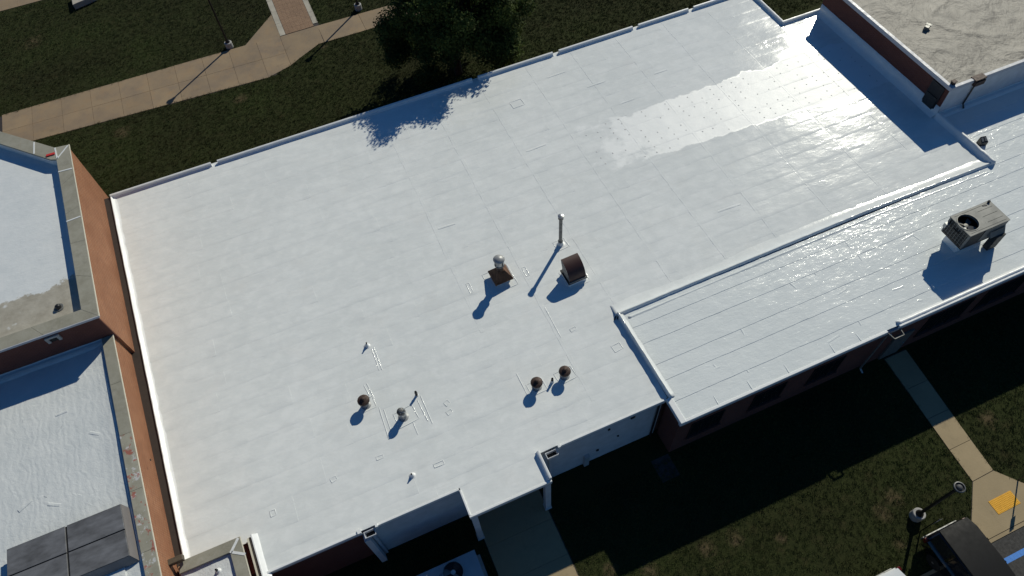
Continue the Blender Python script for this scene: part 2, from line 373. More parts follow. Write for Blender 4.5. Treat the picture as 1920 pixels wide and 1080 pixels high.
# walk from the south side to the parking lot
rw=polysheet('entrance_walk',[(21.95,8.4),(21.47,1.87),(20.13,.5),(20.2,-.36),(26,-.36),(26,-1.0+.9),(23.5,.75),(22.66,1.9),(23.25,8.4)],.004,M['dark_trim'],None,'structure')
RW=[((21.98,8.35),(23.27,8.35)),((21.85,6.6),(23.1,6.6)),((21.70,5.0),(22.94,5.0)),((21.57,3.42),(22.78,3.42)),((21.47,1.87),(22.66,1.9))]
for (a,b),(c,d) in zip(RW,RW[1:]): slab([a,c,d,b],.03,M['concrete_grey'],rw)
slab([(21.47,1.86),(20.15,.5),(20.22,-.34),(24.5,-.34),(24.5,.3),(23.5,.82),(22.66,1.89)],.03,M['concrete_grey'],rw)
pad=MB(); pad.box(21.43,22.64,.29,.90,.0305,.040)
padroot=pad.build('tactile_mat',M['yellow']); tag(padroot,'yellow tactile warning mat set in the walk by the parking lot','tactile mat')
dm=MB().lathe([(.022,0),(.017,.006),(.0,.008)],8,cap=False).mesh('dome',M['yellow'],True)
for i in range(16):
    for j in range(8): inst('dome',dm,padroot,(21.43+.06+i*.0727,.29+.05+j*.073,.040))
lot=polysheet('parking_lot',[(-60,-60),(60,-60),(60,-.5),(-60,-.5)],.006,M['asphalt'],None,'structure')
kb=MB(); kb.prism([(3.8,-.5),(20.2,-.5),(20.2,-.36),(3.8,-.36)],-.02,.11)
tag(kb.build('kerb',M['concrete_grey'],None,bevel=.02),kind='structure')
kb=MB(); kb.prism([(20.22,-.5),(40,-.5),(40,-.36),(20.22,-.36)],-.02,.034); tag(kb.build('kerb',M['concrete_grey'],None),kind='structure')
bl=polysheet('blue_line',[(20.05,-1.42),(23.5,-1.42),(23.5,-1.2),(20.05,-1.2)],.010,M['blue_paint'],lot)
polysheet('blue_line',[(22.3,-.75),(22.55,-.75),(22.55,-6),(22.3,-6)],.010,M['blue_paint'],lot)
# walk under the porch
cw=polysheet('porch_walk',[(.62,-.4),(3.78,-.4),(3.78,9.7),(.62,9.7)],.004,M['dark_trim'],None,'structure')
for j in range(6): slab([(.64,9.65-j*1.65-1.65),(3.74,9.65-j*1.65-1.65),(3.74,9.65-j*1.65),(.64,9.65-j*1.65)],.03,M['concrete_grey'],cw,.008)
cw2=polysheet('service_pad',[(9.0,7.4),(9.9,7.4),(9.9,8.5),(9.0,8.5)],.004,M['asphalt'],None,'structure')

# lawn: one uncountable mass of short grass
lawn=MB()
for poly in ([(-13,33.2),(-11.2,32.95),(40,32.95),(40,44.66),(2.75,45.05),(-.8,43.16),(-17,43.97),(-17,40)],
             [(-30,47.46),(-2.25,47.26),(.41,49.95),(.41,75),(-15,75),(-15,60.0),(-30,60.0)],
             [(3.24,47.14),(40,46.35),(40,70),(3.24,75)],[(29.5,29.1),(31.8,29.1),(31.8,32.9),(29.5,32.9)],
             [(3.72,-.34),(20.2,-.34),(20.18,.50),(21.51,1.88),(22.0,8.3),(3.72,8.3)],
             [(23.23,8.3),(22.62,1.95),(23.5,.84),(26,-.1),(40,-.1),(40,8.3)],[(-12,0),(.58,0),(.58,9.6),(-12,9.6)]):
    lawn.add([(p[0],p[1],.003) for p in poly],[tuple(range(len(poly)))])
lo=lawn.build('grass',M['ground']); tag(lo,'short dark green lawn grass around the building','grass',kind='stuff')
tuft=MB(); rr=random.Random(3)
for b in range(7):
    a=rr.uniform(0,2*PI); ox,oy=rr.uniform(-.05,.05),rr.uniform(-.05,.05); h=rr.uniform(.035,.07); wd=.010; ln=rr.uniform(.01,.05)
    dx,dy=math.cos(a),math.sin(a)
    tuft.add([(ox-dy*wd,oy+dx*wd,-.005),(ox+dy*wd,oy-dx*wd,-.005),(ox+dx*ln,oy+dy*ln,h)],[(0,1,2)])
tm=tuft.mesh('grass_tuft',M['grass']); to=bpy.data.objects.new('grass_tuft',tm)   # source mesh, used by the lawn only
ng=bpy.data.node_groups.new('lawn_scatter','GeometryNodeTree')
ng.interface.new_socket('Geometry',in_out='INPUT',socket_type='NodeSocketGeometry'); ng.interface.new_socket('Geometry',in_out='OUTPUT',socket_type='NodeSocketGeometry')
gi=ng.nodes.new('NodeGroupInput'); go=ng.nodes.new('NodeGroupOutput')
dp=ng.nodes.new('GeometryNodeDistributePointsOnFaces'); dp.inputs['Density'].default_value=90
ip=ng.nodes.new('GeometryNodeInstanceOnPoints'); oi=ng.nodes.new('GeometryNodeObjectInfo'); oi.inputs[0].default_value=to
rv=ng.nodes.new('FunctionNodeRandomValue'); rv.data_type='FLOAT_VECTOR'; rv.inputs[0].default_value=(-.2,-.2,0); rv.inputs[1].default_value=(.2,.2,6.28)
rs=ng.nodes.new('FunctionNodeRandomValue'); rs.data_type='FLOAT'; rs.inputs[2].default_value=.7; rs.inputs[3].default_value=1.5
jg=ng.nodes.new('GeometryNodeJoinGeometry')
L=ng.links.new
L(gi.outputs[0],dp.inputs[0]); L(dp.outputs[0],ip.inputs['Points']); L(oi.outputs['Geometry'],ip.inputs['Instance'])
L(rv.outputs[0],ip.inputs['Rotation']); L(rs.outputs[1],ip.inputs['Scale']); L(ip.outputs[0],jg.inputs[0]); L(gi.outputs[0],jg.inputs[0]); L(jg.outputs[0],go.inputs[0])
md=lo.modifiers.new('scatter','NODES'); md.node_group=ng

# ------------------------------------------------------------------ roofs made of membrane rolls
ZR=3.40; ZS=3.43
def und(x,y): return noise.noise((x*.30,y*.30,1.7))*.014+noise.noise((x*.9,y*1.3,5.1))*.0045
def roll(name, x0, x1, y0, y1, z, mat, parent, lap=.0082, seed=0, step=.16, soft=True):
    """one membrane roll: a thin draped sheet; south edge lies on its neighbour, north edge is tucked under"""
    fx0 = x0 if callable(x0) else (lambda y: x0); fx1 = x1 if callable(x1) else (lambda y: x1)
    L_=fx1(y0)-fx0(y0); nx=max(2,int(L_/step)); ny=max(4,int((y1-y0)/step)+1)
    v=[];f=[]
    e_=.07 if soft else .03
    yy=[y0]+[y0+e_]+[y0+e_+(y1+.05-y0-e_)*j/ny for j in range(1,ny+1)]
    for j,y in enumerate(yy):
        t=(y-y0)/(y1-y0)
        for i in range(nx+1):
            u=i/nx; x=fx0(y)+(fx1(y)-fx0(y))*u
            wob=noise.noise((x*.7,seed*3.1,0))*.022+noise.noise((x*3.0,seed*1.7,4))*.008
            e=max(0,1-abs(u-1)*L_/.5)
            lp=lap*(.55+.9*noise.noise((x*.45,seed*2.3,6)) if soft else 1)
            zz=z+und(x,y)+lp*(1-t)+.005*e+noise.noise((x*2.2,y*2.2,seed))*.0025-(lp+.001 if soft and j==0 else 0)
            v.append((x,y+wob*(1 if j<2 else max(0,1-t)),zz))
    n=nx+1
    base=len(v)
    for i in range(n): p=v[i]; v.append((p[0],p[1]-.004,p[2]-.03))
    for i in range(nx): f.append((base+i,base+i+1,i+1,i))
    for j in range(len(yy)-1):
        for i in range(nx): f.append((j*n+i,j*n+i+1,(j+1)*n+i+1,(j+1)*n+i))
    e0=len(v)
    for j in range(len(yy)): p=v[j*n+nx]; v.append((p[0]+.003,p[1],p[2]-.03))
    for j in range(len(yy)-1): f.append((j*n+nx,e0+j,e0+j+1,(j+1)*n+nx))
    m=bpy.data.meshes.new(name); m.from_pydata(v,[],f); m.materials.append(mat); m.shade_smooth(); m.set_sharp_from_angle(angle=R(40))
    o=bpy.data.objects.new(name,m); COL.objects.link(o); adopt(o,parent); return o
def xw(y): return -11.44+(32.7-y)*.0365          # the line of the orange brick wall
rng=random.Random(11)
def split_row(x0,x1,lo_,hi_):
    c=[x0]; p=x0+rng.uniform(.25,1.0)*hi_
    while p<x1-1.2: c.append(p); p+=rng.uniform(lo_,hi_)
    c.append(x1); return c

main=thing('school_wing','large white coated flat roof wing between the orange brick wall and the tan roofed block','building',(9,20,0),world=True)
rows=[9.80,10.28,11.2,12.28,13.46,14.42]
while rows[-1]<32.2: rows.append(rows[-1]+rng.uniform(.90,1.02))
rows[-1]=32.62
for k,(a,b) in enumerate(zip(rows,rows[1:])):
    xe = 10.08 if b<=14.45 else (31.95 if b<28.9 else 29.25)
    xs0 = -7.78 if a<11.2 else None
    X0 = xs0 if xs0 is not None else xw(a)+.22
    cuts=split_row(X0,xe,7.5,10.2)
    for i in range(len(cuts)-1):
        l = cuts[i] if i>0 else (xs0 if xs0 is not None else (lambda y: xw(y)+.22))
        roll('membrane_roll',l,cuts[i+1]+.02,a,b,ZR,M['roof'],main,seed=k*7+i)
roll('membrane_roll',.42,3.9,8.57,9.82,ZR,M['roof'],main,seed=301)
# walls of the wing (below the roof)
wallpoly=[(-11.2,9.95),(10.3,9.95),(10.3,14.3),(32.2,14.3),(32.2,28.6),(29.1,28.6),(29.1,32.5),(-11.4,32.5)]
MB().prism(wallpoly,-.75,ZR-.075).build('wall',M['brick_red'],main)
# white painted stretch of the south wall (left and right of the porch)
MB().box(-3.62,.55,9.86,9.944,-.7,3.2).build('painted_wall',M['white_paint'],main)
MB().box(4.0,9.95,9.86,9.944,-.7,3.2).build('painted_wall',M['white_paint'],main)
def ribbon(name, pts, w, h, mat, parent, seed=0, flat=False, taper=True):
    """a soft bead / strip draped on the roof along a polyline"""
    P=[]; 
    for a,b in zip(pts,pts[1:]):
        a=Vector(a);b=Vector(b); k=max(1,int((b-a).length/.18))
        for i in range(k): P.append(a+(b-a)*i/k)
    P.append(Vector(pts[-1]))
    v=[];f=[]; prof=[(-.5,-.012),(-.47,.95),(-.2,.55),(0,.5),(.2,.55),(.47,.95),(.5,-.012)] if flat else [(-.5,-.012),(-.42,.35),(-.2,.85),(0,1),(.2,.85),(.42,.35),(.5,-.012)]
    for i,p in enumerate(P):
        d=(P[min(i+1,len(P)-1)]-P[max(0,i-1)]).normalized(); s=Vector((d.y,-d.x,0))
        wob=noise.noise((i*.23,seed*2.3,1))*.02; ww=w*(1+.35*noise.noise((i*.31,seed,7))); tp=min(1,min(i,len(P)-1-i)/3+.05) if taper and len(pts)<4 else 1; hh=h*tp*(1+1.1*noise.noise((i*.4,seed,2)))
        for (a,b) in prof:
            q=p+s*(a*ww+wob); v.append((q.x,q.y,p.z+und(q.x,q.y)+.006+(b*hh if b>0 else -.02)))
    k=len(prof)
    for i in range(len(P)-1):
        for j in range(k-1): f.append((i*k+j,i*k+j+1,(i+1)*k+j+1,(i+1)*k+j))
    m=bpy.data.meshes.new(name); m.from_pydata(v,[],f); m.materials.append(mat); m.shade_smooth()
    if flat: m.set_sharp_from_angle(angle=R(15))
    o=bpy.data.objects.new(name,m); COL.objects.link(o); adopt(o,parent); return o
# taped board joints running north-south
for k,(x,y0,y1) in enumerate([(7.12,11.0,32.3),(10.3,15.0,32.3),(13.35,14.9,32.3),(16.42,14.9,32.3),(19.4,14.9,32.3),(22.75,14.9,32.3),(26.0,14.9,32.3),(29.0,17,28.4),(4.0,16.2,32.3)]):
    thin=.45 if x<5 else 1
    ribbon('seam_tape',[(x,y0,ZR-.0015),(x+rng.uniform(-.08,.08),(y0+y1)/2,ZR-.0015),(x+rng.uniform(-.1,.1),y1,ZR-.0015)],.17,.0024*thin,M['roof'],main,k,True)
for k in range(8):
    x=rng.uniform(-10.5,28); y0=rng.uniform(11.5,31); ribbon('wrinkle',[(x,y0,ZR),(x+rng.uniform(.3,1.3),y0+rng.uniform(-.06,.06),ZR)],.14,.004,M['roof'],main,90+k)
def patch(x,y,wx,wy,rot=0,h=.0045,bead=.045,par=None,z=ZR):
    c,s=math.cos(rot),math.sin(rot); q=[(x+c*a*wx/2-s*b*wy/2,y+s*a*wx/2+c*b*wy/2,z+.004) for a,b in((-1,-1),(1,-1),(1,1),(-1,1),(-1,-1))]
    return ribbon('patch_bead',q,bead,h,M['roof'],par or main,int(x*13+y*7))
for a in [(9.5,19.25,.62,.6,.1),(5.15,12.6,.75,.62,.05),(6.55,12.6,.85,.62,.1),(-1.95,14.95,.6,.6,.05),(-.6,13.7,.9,.75,.12),(5.9,18.6,1.35,1.3,.05),(9.25,17.2,1.15,1.1,.03),
          (-.02,11.1,.42,.16,.0),(4.36,18.75,.16,.62,-.02),(7.22,18.5,.18,.55,0),(9.3,12.9,.42,.34,.1),(-4.25,12.3,.26,.2,.2),(-6.9,11.95,.22,.25,0),(-2.2,12.4,.3,.16,.0),(1.25,13.55,.22,.2,.4),(1.2,13.1,.24,.16,.3),(7.9,14.6,.3,.16,.2),(11.6,29.6,.7,.55,.05)]:
    patch(*a)
for a,b in [((-1.0,17.55),(-1.0,16.35)),((-.88,17.55),(-.86,16.3)),((-1.85,15.9),(-1.75,15.2)),((-1.72,15.95),(-1.62,15.1)),((-1.55,14.6),(-1.6,13.0)),((-1.38,14.4),(-1.4,13.0)),((.3,14.35),(.35,12.9)),((.12,14.2),(.2,13.1)),((-.4,13.3),(-.4,12.7)),((4.6,13.6),(4.62,12.3)),((7.2,16.2),(7.2,14.4))]:
    ribbon('patch_bead',[(a[0],a[1],ZR+.004),(b[0],b[1],ZR+.004)],.045,.0045,M['roof'],main,int(a[0]*31))
# fastener plates showing through the first coat
fm=MB().lathe([(.042,0),(.036,.006),(.012,.007),(.0,.003)],10,cap=False).mesh('fastener',plain('fastener_dimple',(.60,.60,.585),.5,0,.2),True)
cnt=0
for i in range(24):
    for j in range(9):
        x=14.0+i*.74+rng.uniform(-.06,.06); y=22.3+j*.46+rng.uniform(-.05,.05)-(x-14)*.035
        if rng.random()<.42 or y<22.75-(x-13)*.053 or y>25.9: continue
        inst('fastener',fm,main,(x,y,ZR+und(x,y)+.006)); cnt+=1
# parapet along the north edge, broken at the drains
def curb(name, a, b, w, h, parent, mat, z=ZR, slope_in=.12, left=True, wob=.0, seed=0):
    """coated curb from a to b: top w wide, the roof side slopes; 'left' = roof lies left of a->b"""
    a=Vector((a[0],a[1]));b=Vector((b[0],b[1])); d=(b-a); L_=d.length; d/=L_; s=Vector((-d.y,d.x))*(1 if left else -1); n=max(2,int(L_/.35)); v=[];f=[]
    for i in range(n+1):
        p=a+d*(L_*i/n); o_=wob*noise.noise((i*.4,seed,3)); h_=h*(1+.0 if not wob else 1+.35*noise.noise((i*.5,seed,9)))
        for (k,zz) in ((-w/2,-.35),(-w/2,h_-.012),(-w/2+.015,h_),(w/2-.02,h_),(w/2+.01,h_-.02),(w/2+slope_in*.6+o_,h_*.35),(w/2+slope_in+.12+o_,-.05)):
            q=p+s*k; v.append((q.x,q.y,z+zz))
    k=7
    for i in range(n):
        for j in range(k-1): f.append((i*k+j,i*k+j+1,(i+1)*k+j+1,(i+1)*k+j))
    f.append(tuple(range(k))); f.append(tuple(n*k+j for j in range(k)))
    m=MB(); m.add(v,f); o=m.build(name,mat,parent,True); o.data.set_sharp_from_angle(angle=R(38)); return o
nx=[-11.3,-5.78,-5.42,9.95,10.33,15.28,15.70,20.80,21.22,24.80,25.2,29.35]
for i in range(0,len(nx),2): curb('parapet',(nx[i],32.62),(nx[i+1],32.62),.12,.20,main,M['white_edge'],left=False,slope_in=.05)
for i in range(1,len(nx)-1,2): MB().box(nx[i]-.02,nx[i+1]+.02,32.45,32.75,ZR-.1,ZR-.015).build('scupper_sill',M['white_edge'],main)
curb('parapet',(29.30,32.66),(29.30,28.92),.12,.20,main,M['white_edge'],left=False,slope_in=.05)
curb('parapet',(29.26,28.86),(32.1,28.86),.12,.20,main,M['white_edge'],left=False,slope_in=.05)
MB().box(-11.35,29.28,32.66,32.72,ZR-.35,ZR-.06).build('fascia',M['fascia'],main)
# cant against the orange brick wall: bright turned-up edge and brown counterflashing
def cant():
    v=[];f=[];n=70
    for i in range(n+1):
        y=11.42+(32.58-11.42)*i/n; x=xw(y); o_=.05*noise.noise((i*.33,2,3))+.02*noise.noise((i*1.7,2,8))
        for (k,zz) in((.12,-.1),(.12,.13),(.145,.165),(.18+o_*.6,.155),(.235+o_,.05),(.36+o_,.010),(.48,-.03)): v.append((x+k,y,ZR+zz+.015*noise.noise((i*.6,k*5,1))))
    for i in range(n):
        for j in range(6): f.append((i*7+j,i*7+j+1,(i+1)*7+j+1,(i+1)*7+j))
    MB().add(v,f).build('cant_strip',M['white_edge'],main,True)
    v=[];f=[]
    MB().prism([(xw(11.4)-.45,11.4),(xw(11.4)+.13,11.4),(xw(32.6)+.13,32.6),(xw(32.6)-.50,32.6)],ZR-.2,ZR+.06).build('counterflashing',M['dark_trim'],main)
cant()
# south eave edge
def eave(x0,x1,y,z,parent,side=-1,m1='white_edge'):
    MB().box(x0,x1,y-.07,y+.02,z-.17,z+.035).build('edge_metal',M[m1],parent,bevel=.012)
    MB().box(x0+.01,x1-.01,y-.05,y+.10,z-.30,z-.172).build('fascia',M['fascia'],parent)
eave(-7.9,-3.80,9.78,ZR,main); eave(-3.22,.36,9.78,ZR,main); eave(4.86,10.0,9.78,ZR,main)
# porch roof on two white columns
eave(.36,3.98,8.56,ZR,main)
MB().box(.36,.44,8.585,9.70,ZR-.17,ZR+.045).build('edge_metal',M['white_edge'],main,bevel=.012)
curb('parapet',(3.96,8.60),(3.96,9.86),.10,.20,main,M['white_edge'],left=True,slope_in=.04)
MB().box(.46,3.90,8.62,9.84,ZR-.26,ZR-.05).build('porch_slab',M['fascia'],main)
for x in (.42,3.72):
    c=MB(); c.box(x,x+.26,8.60,8.86,-.6,ZR-.262); c.box(x-.03,x+.29,8.57,8.89,-.6,-.46); c.build('column',M['white_paint'],main,bevel=.01)
def leader(x0,x1,y,z,parent,ywall,zb=-.5,m='white_paint'):
    """collector box under a roof drain with its downspout"""
    b=MB(); d=.27; h=.42
    v=[(x0,y-d,z),(x1,y-d,z),(x1,y,z),(x0,y,z)]; xi=.10
    lowv=[(x0+xi,y-d*.6,z-h),(x1-xi,y-d*.6,z-h),(x1-xi,y,z-h),(x0+xi,y,z-h)]
    t=.025
    inn=[(x0+t,y-d+t,z),(x1-t,y-d+t,z),(x1-t,y-t,z),(x0+t,y-t,z)]; inl=[(x0+t,y-d+t,z-.22),(x1-t,y-d+t,z-.22),(x1-t,y-t,z-.22),(x0+t,y-t,z-.22)]
    b.add(v+lowv+inn+inl,[(0,1,5,4),(1,2,6,5),(2,3,7,6),(3,0,4,7),(4,5,6,7),(0,1,9,8),(1,2,10,9),(2,3,11,10),(3,0,8,11),(8,9,13,12),(9,10,14,13),(10,11,15,14),(11,8,12,15)])
    o=b.build('leader_box',M[m],parent); MB().add(inl,[(0,1,2,3)]).build('drain_opening',M['dark_gap'],o)
    xm=(x0+x1)/2; MB().box(xm-.06,xm+.06,ywall-.14,ywall-.03,zb,z-h+.03).build('downspout',M[m],parent,bevel=.015)
    return o
leader(-3.74,-3.28,9.72,ZR-.06,main,9.86); leader(4.22,4.74,9.72,ZR-.06,main,9.86)
MB().box(-3.95,-3.80,9.69,9.86,ZR-.12,ZR+.09).build('edge_end',M['white_edge'],main); MB().box(-3.22,-3.12,9.66,9.80,ZR-.1,ZR+.10).build('edge_end',M['white_edge'],main); MB().box(4.82,4.93,9.66,9.80,ZR-.1,ZR+.10).build('edge_end',M['white_edge'],main)
MB().box(-3.85,-3.6,9.45,9.9,-.65,2.95).build('pilaster',M['white_paint'],main,bevel=.01)
# fittings on the painted wall
for x,z,s in((7.35,2.5,.05),(7.9,1.2,.04),(8.5,2.75,.10),(6.9,.5,.06)): MB().box(x-s,x+s,9.80,9.862,z-s,z+s).build('wall_fitting',M['black'],main)
MB().box(6.2,6.45,9.7,9.86,-.6,.5).build('meter_box',M['unit_pale'],main,bevel=.01)
MB().tube([(9.75,9.78,3.1),(9.75,9.78,-.55)],.05).build('drain_pipe',M['black'],main)
d=MB(); d.box(1.4,3.1,9.85,9.945,-.57,1.55); dr=d.build('door',M['galv_dull'],main); MB().box(2.22,2.28,9.81,9.85,.4,.6).build('handle',M['alu'],dr)

# ------------------------------------------------------------------ the lower strip wing
strip=thing('roll_roofed_wing','long low wing with ruled white roll roofing and a grey cooling unit on top','building',(25,11,0),world=True)
rs_=[8.585,9.5,10.56,11.38,12.54,13.48,14.30]
for k,(a,b) in enumerate(zip(rs_,rs_[1:])):
    cuts=split_row(10.24,48,7,10)
    for i in range(len(cuts)-1): roll('roofing_roll',cuts[i],cuts[i+1]+.02,a,b,ZS,M['roof_strip'],strip,lap=.014,soft=False,seed=400+k*9+i)
rs2=[14.26,15.3,16.3,17.35,18.36]
for k,(a,b) in enumerate(zip(rs2,rs2[1:])):
    cuts=split_row(32.28,48,6,9)
    for i in range(len(cuts)-1): roll('roofing_roll',cuts[i],cuts[i+1]+.02,a,b,ZS,M['roof_strip'],strip,lap=.014,soft=False,seed=500+k*9+i)
MB().prism([(10.14,8.7),(48,8.7),(48,18.5),(32.4,18.5),(32.4,14.2),(10.32,14.2),(10.32,9.8),(10.14,9.8)],-.75,ZS-.09).build('wall',M['brick_red'],strip)
# curbs round the strip: lumpy coated ridges
def ridge(name,pts,w,h,parent,z,seed,mat='white_edge',lump=.25,prof=None):
    P=[]
    for a,b in zip(pts,pts[1:]):
        a=Vector(a);b=Vector(b);k=max(1,int((b-a).length/.15))
        for i in range(k): P.append(a+(b-a)*i/k)
    P.append(Vector(pts[-1])); v=[];f=[]
    prof=prof or [(-.95,-.06),(-.62,.18),(-.40,.78),(-.22,1.0),(.10,1.0),(.30,.80),(.55,.20),(.95,-.06)]; k=len(prof)
    for i,p in enumerate(P):
        d=(P[min(i+1,len(P)-1)]-P[max(0,i-1)]).normalized(); s=Vector((d.y,-d.x))
        for q,(a,b) in enumerate(prof):
            jit=lump*noise.noise((i*.37,q*.9,seed))*.5+lump*.4*noise.noise((i*1.3,q*1.9,seed+3))
            pp=p+s*(a*w*(1+jit*.8)); v.append((pp.x,pp.y,z+b*h*(1+jit)))
    for i in range(len(P)-1):
        for j in range(k-1): f.append((i*k+j,i*k+j+1,(i+1)*k+j+1,(i+1)*k+j))
    f.append(tuple(range(k))); f.append(tuple((len(P)-1)*k+j for j in range(k)))
    return MB().add(v,f).build(name,M[mat],parent,True)
WEDGE=[(-2.9,-.12),(-1.8,.05),(-.9,.28),(-.28,.70),(-.06,1.0),(.08,.95),(.24,.45),(.34,-.10)]
ridge('west_curb',[(10.20,9.72),(10.16,11.5),(10.14,13.2),(10.12,14.42)],.14,.28,strip,ZR,3,mat='roof',prof=[(-.5,-.06),(-.40,.2),(-.30,.85),(-.15,1.0),(.08,1.0),(.35,.72),(.9,.36),(1.6,.25)])
ridge('north_curb',[(10.02,14.40),(14,14.44),(19,14.48),(24,14.52),(29,14.46),(32.05,14.40)],.28,.17,strip,ZR,8,mat='roof',lump=.14,prof=WEDGE)
ridge('east_curb',[(32.08,14.30),(32.06,16.5),(32.0,18.5)],.28,.30,strip,ZR,15)
ridge('curb_lap',[(10.5,14.05),(18,14.12),(25,14.14),(31.6,14.02)],.10,.03,strip,ZS,22,mat='roof_strip',lump=.5)
for k in range(14):
    x=rng.uniform(10.8,33); y=rng.uniform(8.9,13.9); ribbon('wrinkle',[(x,y,ZS),(x+rng.uniform(-.1,.1),y+rng.uniform(.25,.7),ZS)],.10,.006,M['roof_strip'],strip,700+k)
for k in range(22):
    x=rng.uniform(10.8,33); y=rng.uniform(8.9,13.9); ribbon('wrinkle',[(x,y,ZS),(x+rng.uniform(.2,.9),y+rng.uniform(-.12,.12),ZS)],.12,.006,M['roof_strip'],strip,800+k)
# south eave
MB().box(10.02,20.66,8.47,8.60,ZS-.13,ZS+.045).build('edge_metal',M['white_edge'],strip,bevel=.02)
MB().box(10.0,48,8.50,8.64,ZS-.34,ZS-.135).build('fascia',M['fascia'],strip)
MB().box(9.99,10.25,8.475,9.74,ZS-.20,ZS+.06).build('edge_metal',M['white_edge'],strip,bevel=.02)
ridge('eave_curb',[(21.32,8.66),(27,8.66),(48,8.66)],.20,.12,strip,ZS,31,lump=.2)
MB().box(21.3,48,8.475,8.56,ZS-.13,ZS+.07).build('edge_metal',M['white_edge'],strip,bevel=.02)
for k,x in enumerate((11.9,13.6,15.5,17.9,19.3)): ribbon('edge_lap',[(x,8.62,ZS+.02),(x+.03,9.05,ZS)],.06,.02,M['roof_strip'],strip,900+k)
# scupper bracket and downspout
sb=MB()
for a,b in(((20.70,8.46,3.32),(20.78,8.12,3.30)),((20.78,8.12,3.30),(21.30,8.12,3.30)),((21.30,8.12,3.30),(21.34,8.46,3.32))): sb.bar(a,b,.03,.10)
sb.build('scupper_tray',M['galv_dull'],strip)
MB().tube([(20.86,8.40,3.22),(20.88,8.52,2.95),(20.88,8.55,-.40),(20.88,8.32,-.52)],.045).build('downspout',M['galv'],strip)
def window(x0,x1,z0,z1,y,parent,n=2):
    wn=MB(); t=.06
    wn.box(x0,x1,y-.05,y+.03,z0,z0+t); wn.box(x0,x1,y-.05,y+.03,z1-t,z1); wn.box(x0,x0+t,y-.049,y+.03,z0+t,z1-t); wn.box(x1-t,x1,y-.049,y+.03,z0+t,z1-t)
    for i in range(1,n): xm=x0+(x1-x0)*i/n; wn.box(xm-.03,xm+.03,y-.048,y+.03,z0+t,z1-t)
    o=wn.build('window',M['black'],parent); MB().box(x0-.08,x1+.08,y-.10,y-.002,z0-.09,z0-.003).build('sill',M['brick_red'],o)
    for i in range(n):
        a=x0+(x1-x0)*i/n+.035; b=x0+(x1-x0)*(i+1)/n-.035; MB().box(a,b,y-.02,y-.008,z0+t,z1-t).build('pane',M['glass_dark'],o)
for a in((10.9,12.6,.5,2.1),(14.2,15.9,.5,2.1),(17.4,19.1,.5,2.1),(23.9,26.6,.4,2.2),(27.4,30.1,.4,2.2),(30.9,33.6,.4,2.2),(34.4,37.1,.4,2.2)): window(*a,8.70,strip,3)
d=MB().box(22.1,23.2,8.60,8.695,-.57,1.65); dr=d.build('door',M['galv_dull'],strip); MB().box(23.0,23.06,8.56,8.60,.35,.55).build('handle',M['alu'],dr)

# ------------------------------------------------------------------ tall block with the tan roof
tall=thing('tan_roofed_block','brick block with a stained tan foam roof rising above the white roofs','building',(38,23,0),world=True)
TX,TY,TN,TZ=31.98,18.46,28.80,5.38
MB().box(TX,56,TY+.006,TN,-.05,TZ-.10).build('wall',M['brick_red'],tall)
MB().box(TX+.004,56,TY-.05,TY,ZS-.1,TZ-.14).build('painted_wall',M['white_paint'],tall)
t=MB(); nX,nY=170,76; v=[];f=[]
for j in range(nY+1):
    for i in range(nX+1):
        x=TX+.10+(55.8-TX)*i/nX; y=TY+.06+(TN-.12-TY)*j/nY
        e=min(1,min(x-TX-.1,y-TY-.06,TN-.06-y)/.5)
        v.append((x,y,TZ-.02+.03*(1-e)+e*(noise.noise((x*.5,y*.5,3))*.06+noise.noise((x*1.3,y*1.3,7))*.03+.05*max(0,1-abs(noise.noise((x*.33,y*.33,11)))*9))))
for j in range(nY):
    for i in range(nX): f.append((j*(nX+1)+i,j*(nX+1)+i+1,(j+1)*(nX+1)+i+1,(j+1)*(nX+1)+i))
t.add(v,f).build('roof_surface',M['tall_roof'],tall,True)
MB().box(TX-.07,TX+.14,TY-.09,TN+.08,TZ-.20,TZ+.035).build('edge_metal',M['fascia'],tall,bevel=.015)
MB().box(TX+.142,56,TY-.09,TY+.10,TZ-.20,TZ+.034).build('edge_metal',M['fascia'],tall,bevel=.015)
MB().box(TX+.142,56,TN-.1,TN+.08,TZ-.20,TZ+.034).build('edge_metal',M['fascia'],tall,bevel=.015)
# white base flashing turned up the wall
def turnup(a,b,h,run,s,z,parent,mat='white_edge'):
    a=Vector(a);b=Vector(b);d=(b-a);n=max(2,int(d.length/.4));v=[];f=[]
    s=Vector(s)
    for i in range(n+1):
        p=a+d*i/n; j=.03*noise.noise((i*.6,a.x,2))
        for k,zz in((-.02,h+j),(.018,h+j),(.05,h*.5),(.14,.14),(run,.0),(run+.1,-.06)): q=p+s*k; v.append((q.x,q.y,z+zz))
    for i in range(n):
        for j in range(5): f.append((i*6+j,i*6+j+1,(i+1)*6+j+1,(i+1)*6+j))
    MB().add(v,f).build('base_flashing',M[mat],parent,True)
turnup((TX,TN-.02),(TX,TY-.05),.62,.34,(-1,0),ZR,tall)
turnup((TX-.05,TY-.05),(48,TY-.05),.22,.30,(0,-1),ZS,tall)
d=MB(); d.box(TX-.06,TX-.004,18.72,19.62,ZR+.10,TZ-.28); dr=d.build('hatch_door',M['black'],tall,bevel=.01)
MB().box(TX-.10,TX-.062,18.80,19.54,ZR+.2,ZR+.95).build('louvre_panel',M['rtu_dark'],dr)
lb=MB(); lb.box(33.45,34.10,TY-.26,TY-.052,TZ-.34,TZ-.05); lb.box(33.40,34.15,TY-.20,TY+.18,TZ-.03,TZ+.06); lb.build('scupper_box',M['rust'],tall,bevel=.01)
MB().tube([(33.62,TY-.13,TZ-.3),(33.62,TY-.12,ZS+.3),(33.60,TY-.30,ZS+.10)],.045).build('downspout',M['dark_trim'],tall)
